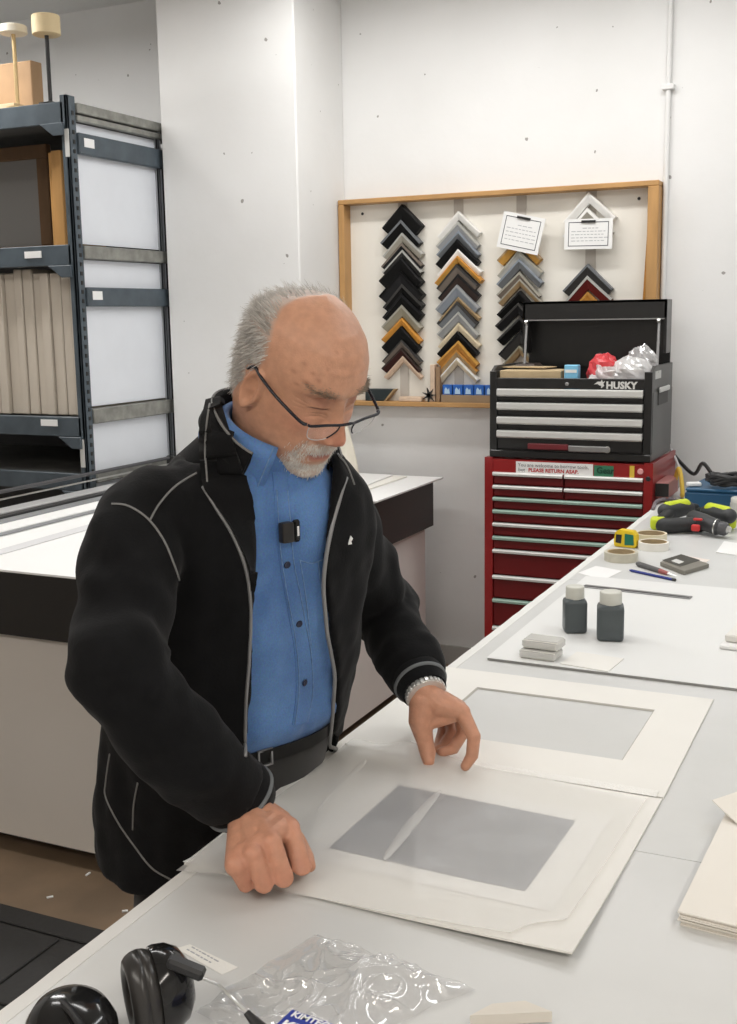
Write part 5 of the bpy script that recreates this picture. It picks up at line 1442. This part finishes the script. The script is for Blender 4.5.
for px, py in ((286, 564), (298, 623), (303, 682)):
    h, n_ = hit(shirt_bvh, px, py, .003)
    R_ = n_.to_track_quat('Z', 'Y').to_matrix()
    MB().lathe([(0, 0), (.0052, 0), (.0056, .001), (.0048, .002), (.003, .0014), (0, .0014)], h, 16, R_).build('button', NAVY, shirt, True)
# chest pocket outline
for seg in ([(299, 560), (312, 563), (326, 558)], [(318, 562), (322, 600), (326, 640)], [(300, 561), (306, 600), (311, 645)]):
    cordline(shirt_bvh, seg, .0009, 'pocket_seam', DLIGHT, shirt, .0006)
# shirt collar in the tilted frame of the neck
ND = (Vector((-.80, 1.442, 1.54))-Vector((-.866, 1.452, 1.425))).normalized()
NS_ = (PS-ND*PS.dot(ND)).normalized(); NFw = NS_.cross(ND)
NC = Vector((-.853, 1.450, 1.452))
def neck(h, phi, a, b): return NC+ND*h+NFw*(b*math.cos(phi))+NS_*(a*math.sin(phi))
def collar(phi0, phi1, fn, n, name, mat, parent, th):
    rows = fn(0, 0).__len__() if False else None
    rings = []
    for k in range(n+1):
        t = k/n; phi = lerp(phi0, phi1, t); rings.append(fn(phi, t))
    return MB().loft(rings, False, False).build(name, mat, parent, True, solid=th, angle=180, soff=0)
def leaf(phi, t):
    tip = smoothstep(.16, 0, min(t, 1-t))            # front points
    up = .046+.004*math.cos(phi)
    out = []
    for k, (hh, dr) in enumerate(((-.004, -.001), (.022, .0), (up, .002), (up+.003, .007), (up-.006, .0125), (up-.026-.016*tip, .018), (up-.046-.030*tip, .024+.004*tip))):
        out.append(neck(hh, phi, .069+dr*1.25, .068+dr*1.2))
    return out
col_o = collar(.50, 2*math.pi-.56, leaf, 60, 'shirt_collar', DENIM, shirt, .0034)
_lf = [leaf(lerp(.50, 2*math.pi-.56, t), t) for t in np.linspace(0, 1, 61)]
MB().tube([r_[6].lerp(r_[5], .22)+ND*.0022+(r_[6]-NC).normalized()*.0012 for r_ in _lf[1:-1]], .0009, 6).build('stitching', DLIGHT, col_o, True, angle=180)
for r_ in (_lf[1], _lf[-2]):
    MB().tube([p+(p-NC).normalized()*.0024 for p in r_[3:]], .0009, 6).build('stitching', DLIGHT, col_o, True, angle=180)
for r_ in (_lf[2], _lf[-3]):
    q_ = r_[6].lerp(r_[5], .35); n_ = (q_-NC).normalized()
    MB().lathe([(0, 0), (.0048, 0), (.0052, .001), (.0044, .002), (0, .0014)], q_+n_*.002, 14, n_.to_track_quat('Z', 'Y').to_matrix()).build('button', NAVY, col_o, True)
col_bvh = BVHTree.FromObject(col_o, bpy.context.evaluated_depsgraph_get())

# ---- trousers, belt, shoes
tr = MB()
rings = []
for zv in np.linspace(.82, .992, 12):
    rings.append([torso(zv, 2*math.pi*k/64, .006) for k in range(64)])
tr.loft(rings)
for hip, kn, an in ((HIPR, KR, AR), (HIPL, KL, AL)):
    tr.chain([hip+Vector((0, 0, .03)), hip.lerp(kn, .35), kn+Vector((0, 0, .03)), kn-Vector((0, 0, .05)), an.lerp(kn, .3), an+Vector((0, 0, -.02))], [.078, .080, .078, .074, .067, .066], 30)
trm = remeshed(tr, .009, 6)
TROU = M('black_trousers', (.016, .016, .017), .85, sheen=.3, bump=.3, bscale=30)
TROUG = M('charcoal_trousers', (.014, .0135, .013), .85, sheen=.2, var=.2)
trou = finish(trm, 'trousers', TROUG, person)
bl = MB(); rr_ = []
for k in range(81):
    ph = 2*math.pi*k/80
    rr_.append([torso(zv, ph, o_) for zv, o_ in ((.984, .007), (.984, .0105), (1.008, .0105), (1.008, .007))])
belt = bl.loft(rr_, True, False).build('belt', M('belt_leather', (.008, .008, .008), .45, spec=.25), person, True, angle=50)
bp_ = torso(.996, -.12, .012)
bk = MB(); 
for (dy, dz, sy, sz_) in ((0, .012, .027, .003), (0, -.012, .027, .003), (-.012, 0, .003, .026), (.012, 0, .003, .026)):
    bk.box(bp_+PS*dy+Vector((0, 0, dz)), (.004, sy, sz_), -.428)
bk.build('buckle', M('dull_steel'), belt)
for an in (AR, AL):
    sh_ = MB()
    rings = []
    for t in np.linspace(0, 1, 13):
        c = an+PF*(-.075+.285*t); w_ = .045*math.sin(math.pi*(.18+.70*t))**.5*(1.05 if t > .5 else .92); hgt = lerp(.085, .045, smoothstep(.2, .75, t))*(1 if 0 < t < 1 else .55)
        ring = []
        for k in range(20):
            a = 2*math.pi*k/20
            ring.append(Vector((c.x, c.y, 0))+PS*(w_*math.cos(a)*(.8 if t in (0, 1) else 1))+Vector((0, 0, max(.002, hgt*.5+hgt*.5*math.sin(a)))))
        rings.append(ring)
    sh_.loft(rings).build('shoe', M('shoe_leather', (.014, .013, .012), .35), person, True, angle=60)

# ---- jacket
def proj(p):
    v = Vector(p)-CAM; zc_ = v.dot(_fw); return (CX+FPX*v.dot(RT)/zc_, CY-FPX*v.dot(UP)/zc_)
ZR = [(200, 470), (206, 484), (225, 508), (243, 535), (252, 570), (255, 610), (252, 660), (249, 700), (248, 760), (250, 860), (250, 1000)]
ZL = [(337, 455), (337, 470), (334, 506), (329, 533), (327, 572), (331, 615), (339, 656), (339, 700), (333, 750), (328, 860), (328, 1000)]
def joff(z, phi):
    o = .026+.006*math.sin(phi*3+z*9)*smoothstep(1.35, 1.1, z)
    o += .012*noise.noise(Vector((math.cos(phi)*1.7, math.sin(phi)*1.7, z*4.5)))*smoothstep(1.40, 1.25, z)
    o += .006*noise.noise(Vector((math.cos(phi)*5, math.sin(phi)*5, z*7+4)))
    o -= .006*smoothstep(1.0, .80, z)*max(0, -math.cos(phi+.5))
    return o
def jfront(z, phi):
    return joff(z, phi)-.004+.004*smoothstep(1.15, .9, z)
def jpt(z, phi, d=0.0): return torso(z, phi, joff(z, phi)+d, jfront(z, phi)+d)
def edge_phi(z, path, lo, hi):
    best = None
    pys = [p[1] for p in path]; pxs = [p[0] for p in path]
    for k in range(121):
        ph = lerp(lo, hi, k/120); px, py = proj(jpt(z, ph))
        e = abs(px-np.interp(py, pys, pxs))
        if best is None or e < best[0]: best = (e, ph)
    return best[1]
jz = list(np.linspace(.775, 1.452, 58))
pr_ = [edge_phi(zv, ZR, -1.25, .25) for zv in jz]; pl_ = [edge_phi(zv, ZL, .0, 1.35) for zv in jz]
def smooth1(a, n=2):
    for _ in range(n): a = [a[0]]+[(a[i-1]+2*a[i]+a[i+1])/4 for i in range(1, len(a)-1)]+[a[-1]]
    return a
pr_, pl_ = smooth1(pr_, 3), smooth1(pl_, 3)
jk = MB(); NJ = 110
outer = []; inner = []
for zv, a, b in zip(jz, pr_, pl_):
    ph = [lerp(b, a+2*math.pi, k/NJ) for k in range(NJ+1)]
    outer.append([jpt(zv, q) for q in ph]); inner.append([jpt(zv, q, -.012) for q in ph])
rings = []
for o_, i_ in zip(outer, inner): rings.append(o_+i_[::-1])
jk.loft(rings)
def sleeve(pts, radii, seed, fold):
    P = spline(pts, 12); m = len(P); R_ = []
    xs = np.linspace(0, 1, len(radii))
    for i in range(m):
        t = i/(m-1); r = float(np.interp(t, xs, radii))
        r *= 1+fold*math.sin(t*46+seed)*math.exp(-((t-.52)/.22)**2)+.6*fold*math.sin(t*80+seed*2)*smoothstep(.6, .95, t)
        R_.append(r)
    n = 40; prev = None; rings = []
    for i, p in enumerate(P):
        tt = (P[min(i+1, m-1)]-P[max(i-1, 0)]).normalized()
        a = tt.orthogonal().normalized() if prev is None else (prev-tt*prev.dot(tt)).normalized()
        prev = a; b = tt.cross(a); ring = []
        for k in range(n):
            an = 2*math.pi*k/n
            d = a*math.cos(an)+b*math.sin(an)
            q = p+d*R_[i]
            w_ = noise.noise(q*9+Vector((seed, 0, 0)))*.009+noise.noise(q*22+Vector((0, seed, 0)))*.0045+.010*noise.noise(Vector((i/m*13+math.cos(an)*1.1, math.sin(an)*1.1, seed)))*math.exp(-((i/m-.55)/.3)**2)
            # cloth sags under the arm
            sag = max(0, -d.z)*.012*math.sin(math.pi*min(1, i/m*1.1))
            ring.append(q+d*(w_*smoothstep(0, .2, i/m)+sag))
        rings.append(ring)
    jk.loft(rings)
rc0 = RW+(RE-RW).normalized()*.022; lc0 = LW+(LE-LW).normalized()*.030
sleeve([Vector((-.90, 1.36, 1.36)), RJ+Vector((-.005, 0, -.005)), RJ.lerp(RE, .5)+Vector((-.01, -.012, -.01)), RE, RE.lerp(RW, .5)+Vector((0, -.006, -.004)), rc0], [.078, .070, .066, .060, .060, .0515], 1.3, .03)
sleeve([Vector((-.84, 1.53, 1.34)), LJ, LJ.lerp(LE, .5), LE, LE.lerp(LW, .5), lc0], [.075, .066, .062, .060, .052, .0445], 4.1, .04)
# yoke over the shoulders
jk.chain([Vector((-.905, 1.365, 1.392)), RJ+Vector((.004, .01, .012))], [.050, .056], 24); jk.chain([Vector((-.85, 1.52, 1.395)), LJ+Vector((-.004, -.01, .008))], [.054, .054], 24)
jme = remeshed(jk, .0052, 5, .5)
_c = coords(jme); _n = normals(jme)
_d = np.array([.0045*noise.noise(Vector(p)*13)+.0022*noise.noise(Vector(p)*33) for p in _c])
jme.vertices.foreach_set('co', (_c+_n*_d[:, None]).ravel()); jme.update()
FLEECE = M('black_fleece', (.007, .0072, .008), .95, sheen=.05, bump=.10, bscale=260, spec=.2, var=.25, vscale=25)
jacket = finish(jme, 'jacket', FLEECE, person)
jb = bvh_of(jme)
PIP = M('grey_piping', (.20, .20, .195), .7); ZIP = M('zip_tape', (.26, .26, .26), .5, .3)
# zips along the open fronts
def edge_line(phs, d): return [jpt(zv, q, d) for zv, q in zip(jz, phs)]
cordline(multi_bvh0([jacket]), [(203, 487), (218, 511), (234, 538), (246, 570), (250.5, 610), (249, 660), (246, 700), (245, 735), (245, 757)], .0026, 'zip', ZIP, jacket, .0006, 6)
MB().tube(edge_line([p-.012 for p in pl_][2:], -.003)[:-1], .0032, 8).build('zip', ZIP, jacket, True, angle=180)
for pth in ([(112, 504), (128, 506), (148, 519), (164, 541), (174, 565), (179, 580)], [(150, 520), (160, 503), (176, 486), (197, 473)],
            [(110, 754), (106, 782), (106, 797), (118, 822), (136, 848), (152, 868), (172, 880)], [(138, 783), (134, 805), (133, 830)]):
    cordline(jb, pth, .0016, 'stitched_seam', PIP, jacket, .0004, 6)
lg = hit(jb, 349, 540, .002)
if lg[0] is not None:
    MB().prism([(-.004, -.006), (.003, -.006), (.0015, -.002), (.005, .002), (.001, .007), (-.002, .001)], .001, lg[0], PS, (0, 0, 1), lg[1]).build('chest_logo', M('white_board'), jacket)
# cuffs
def cuff(W, E, r, label):
    d = (E-W).normalized(); q = d.to_track_quat('Z', 'Y').to_matrix()
    c = MB().lathe([(r*.80, -.030), (r*.86, -.030), (r*.99, -.012), (r*1.02, .004), (r*.98, .014), (r*.8, .014)], W, 40, q).build('cuff', FLEECE, jacket, True, angle=70)
    MB().lathe([(r*1.0, -.0125), (r*1.05, -.0105), (r*1.055, -.0075), (r*1.0, -.0055)], W, 40, q).build('cuff_piping', M('cuff_grey', (.15, .16, .165), .7), c, True, angle=180)
cuff(rc0+(rc0-RE).normalized()*.006, RE, .0515, 'r')
cuff(lc0+(lc0-LE).normalized()*.004, LE, .043, 'l')
# jacket collar, zipped part folded open
def jleaf(phi, t):
    fr_ = smoothstep(.22, 0, min(t, 1-t))
    b0 = .092+.010*fr_; a0 = .093+.006*fr_
    h1 = .050-.010*fr_
    return [neck(-.070-.030*fr_, phi, a0+.030+.006*fr_, b0+.024+.010*fr_), neck(-.030-.030*fr_, phi, a0+.010+.008*fr_, b0+.008+.012*fr_), neck(-.004-.012*fr_, phi, a0-.002, b0-.002), neck(h1*.6, phi, a0-.005, b0-.004), neck(h1, phi, a0, b0), neck(h1+.003, phi, a0+.005, b0+.005), neck(h1-.012, phi, a0+.010, b0+.010), neck(h1*.35, phi, a0+.012, b0+.012)]
jc_ = collar(.92, 2*math.pi-.92, jleaf, 60, 'jacket_collar', FLEECE, jacket, .004)
ln = [neck(.0535-.010*smoothstep(.22, 0, min(t, 1-t)), lerp(.92, 2*math.pi-.92, t), .099+.006*smoothstep(.22, 0, min(t, 1-t)), .099+.010*smoothstep(.22, 0, min(t, 1-t))) for t in np.linspace(0, 1, 61)]
MB().tube(ln, .002, 6).build('collar_piping', PIP, jc_, True, angle=180)

# open front of the collar folded back as a lapel
_dg = bpy.context.evaluated_depsgraph_get()
def multi_bvh(objs):
    V = []; Fq = []
    for ob in objs:
        me_ = ob.evaluated_get(_dg).to_mesh(); o0 = len(V)
        V += [tuple(v.co) for v in me_.vertices]; Fq += [tuple(i+o0 for i in p.vertices) for p in me_.polygons]
    return BVHTree.FromPolygons(V, Fq)
mb_ = multi_bvh([shirt, col_o, jacket, jc_])
lap = ribbon(mb_, [(209, 402), (203, 430), (202, 458), (203, 486), (219, 511), (236, 538), (247, 566), (250, 590)], [(220, 398), (228, 425), (237, 452), (246, 480), (252, 510), (255, 540), (254, 566), (251, 590)], .0065, .004, 'lapel', FLEECE, jacket, 8)
cordline(multi_bvh([shirt, jacket, jc_, lap]), [(210, 404), (206.5, 430), (205.5, 458), (207, 482)], .0016, 'collar_seam', PIP, jacket, .0006, 6)
cordline(mb_, [(338, 454), (347, 467), (354, 485)], .0015, 'collar_seam', PIP, jacket, .0008, 5)
# ---- glasses
GLF = M('glasses_frame', (.012, .013, .02), .25); LENS = film_material('lens', (.95, .95, .97), .93, .06, .02)
gl = thing('eyeglasses', 'x', 'x', (0, 0, 0)); bpy.data.objects.remove(gl)
ZG = .017
bar = [H(.104, -.061, ZG-.001), H(.108, -.057, ZG-.001), H(.1125, -.036, ZG), H(.117, -.013, ZG), H(.1205, 0, ZG+.003), H(.117, .013, ZG), H(.1125, .036, ZG), H(.108, .062, ZG-.001), H(.103, .070, ZG-.001)]
eg = MB().tube(spline(bar, 6), .0021, 8).build('eyeglasses', GLF, person, True, angle=180, label='dark half-rim glasses worn low on the nose')
for sg in (-1, 1):
    lp = [H(.1075, sg*.060, ZG), H(.107, sg*.0605, ZG-.010), H(.1065, sg*.055, ZG-.022), H(.108, sg*.040, ZG-.028), H(.111, sg*.024, ZG-.025), H(.115, sg*.014, ZG-.012), H(.117, sg*.0135, ZG)]
    cs = spline(lp, 6); ts = spline([bar[1], bar[2], bar[3]] if sg < 0 else [bar[7], bar[6], bar[5]], (len(cs)-1)//2)
    MB().tube(cs[len(cs)//2+6:], .0011, 6).build('rim', GLF, eg, True, angle=180)
    MB().tube(cs[:len(cs)//2+7], .0006, 6).build('lens_edge', film_material('lens_edge', (.9, .9, .92), .3, .3, .1) if 'lens_edge' not in MATS else MATS['lens_edge'], eg, True, angle=180)
    n_ = min(len(cs), len(ts))
    MB().loft([[ts[min(i, len(ts)-1)], cs[i]] for i in range(len(cs))], False, False).build('lens', LENS, eg, True, angle=180)
    tp = [H(.103, sg*(.068 if sg > 0 else .062), ZG-.001), H(.094, sg*(.073 if sg > 0 else .069), ZG), H(.05, sg*.0805, ZG+.009), H(.012, sg*.0825, .032), H(-.004, sg*.0825, .036), H(-.018, sg*.0815, .024)]
    MB().tube(spline(tp, 6), .0023, 8).build('temple', GLF, eg, True, angle=180)
    MB().tube([H(.112, sg*.010, ZG-.004), H(.110, sg*.0095, ZG-.012)], .0022, 8).build('nose_pad', LENS, eg, True)
# ---- wristwatch
d = (LE-LW).normalized(); q = d.to_track_quat('Z', 'Y').to_matrix()
wt = MB().lathe([(.0285, -.009), (.0315, -.009), (.0322, 0), (.0315, .009), (.0285, .009)], LW-d*.004, 40, q).build('wristwatch', M('watch_steel', (.72, .72, .70), .3, .7), person, True, angle=50, label='steel link wristwatch on the left wrist')
for k in range(26):
    a = 2*math.pi*k/26
    MB().box(LW-d*.004+q @ Vector((.0325*math.cos(a), .0325*math.sin(a), 0)), (.0035, .0055, .016), 0, q @ Matrix.Rotation(a, 3, 'Z')).build('link', M('watch_steel'), wt, bevel=.0006)
# ---- clip-on microphone
h, n_ = hit(shirt_bvh, 284, 531, .006)
U_ = (PS-n_*PS.dot(n_)).normalized(); V_ = n_.cross(U_)
mc_ = thing('clip_microphone', 'small black wireless microphone clipped to the denim shirt placket', 'microphone', h)
Rm = Matrix((U_, V_, n_)).transposed()
MB().box(h+n_*.006-U_*.004, (.020, .030, .014), 0, Rm).build('case', M('mic_black', (.022, .02, .018), .4), mc_, bevel=.004, seg=2, smooth=True)
MB().box(h+n_*.004+U_*.014, (.012, .032, .009), 0, Rm).build('clip', M('black_gloss'), mc_, bevel=.003)
MB().box(h+n_*.0092+U_*.014, (.003, .014, .0008), 0, Rm).build('mark', M('white_board'), mc_)
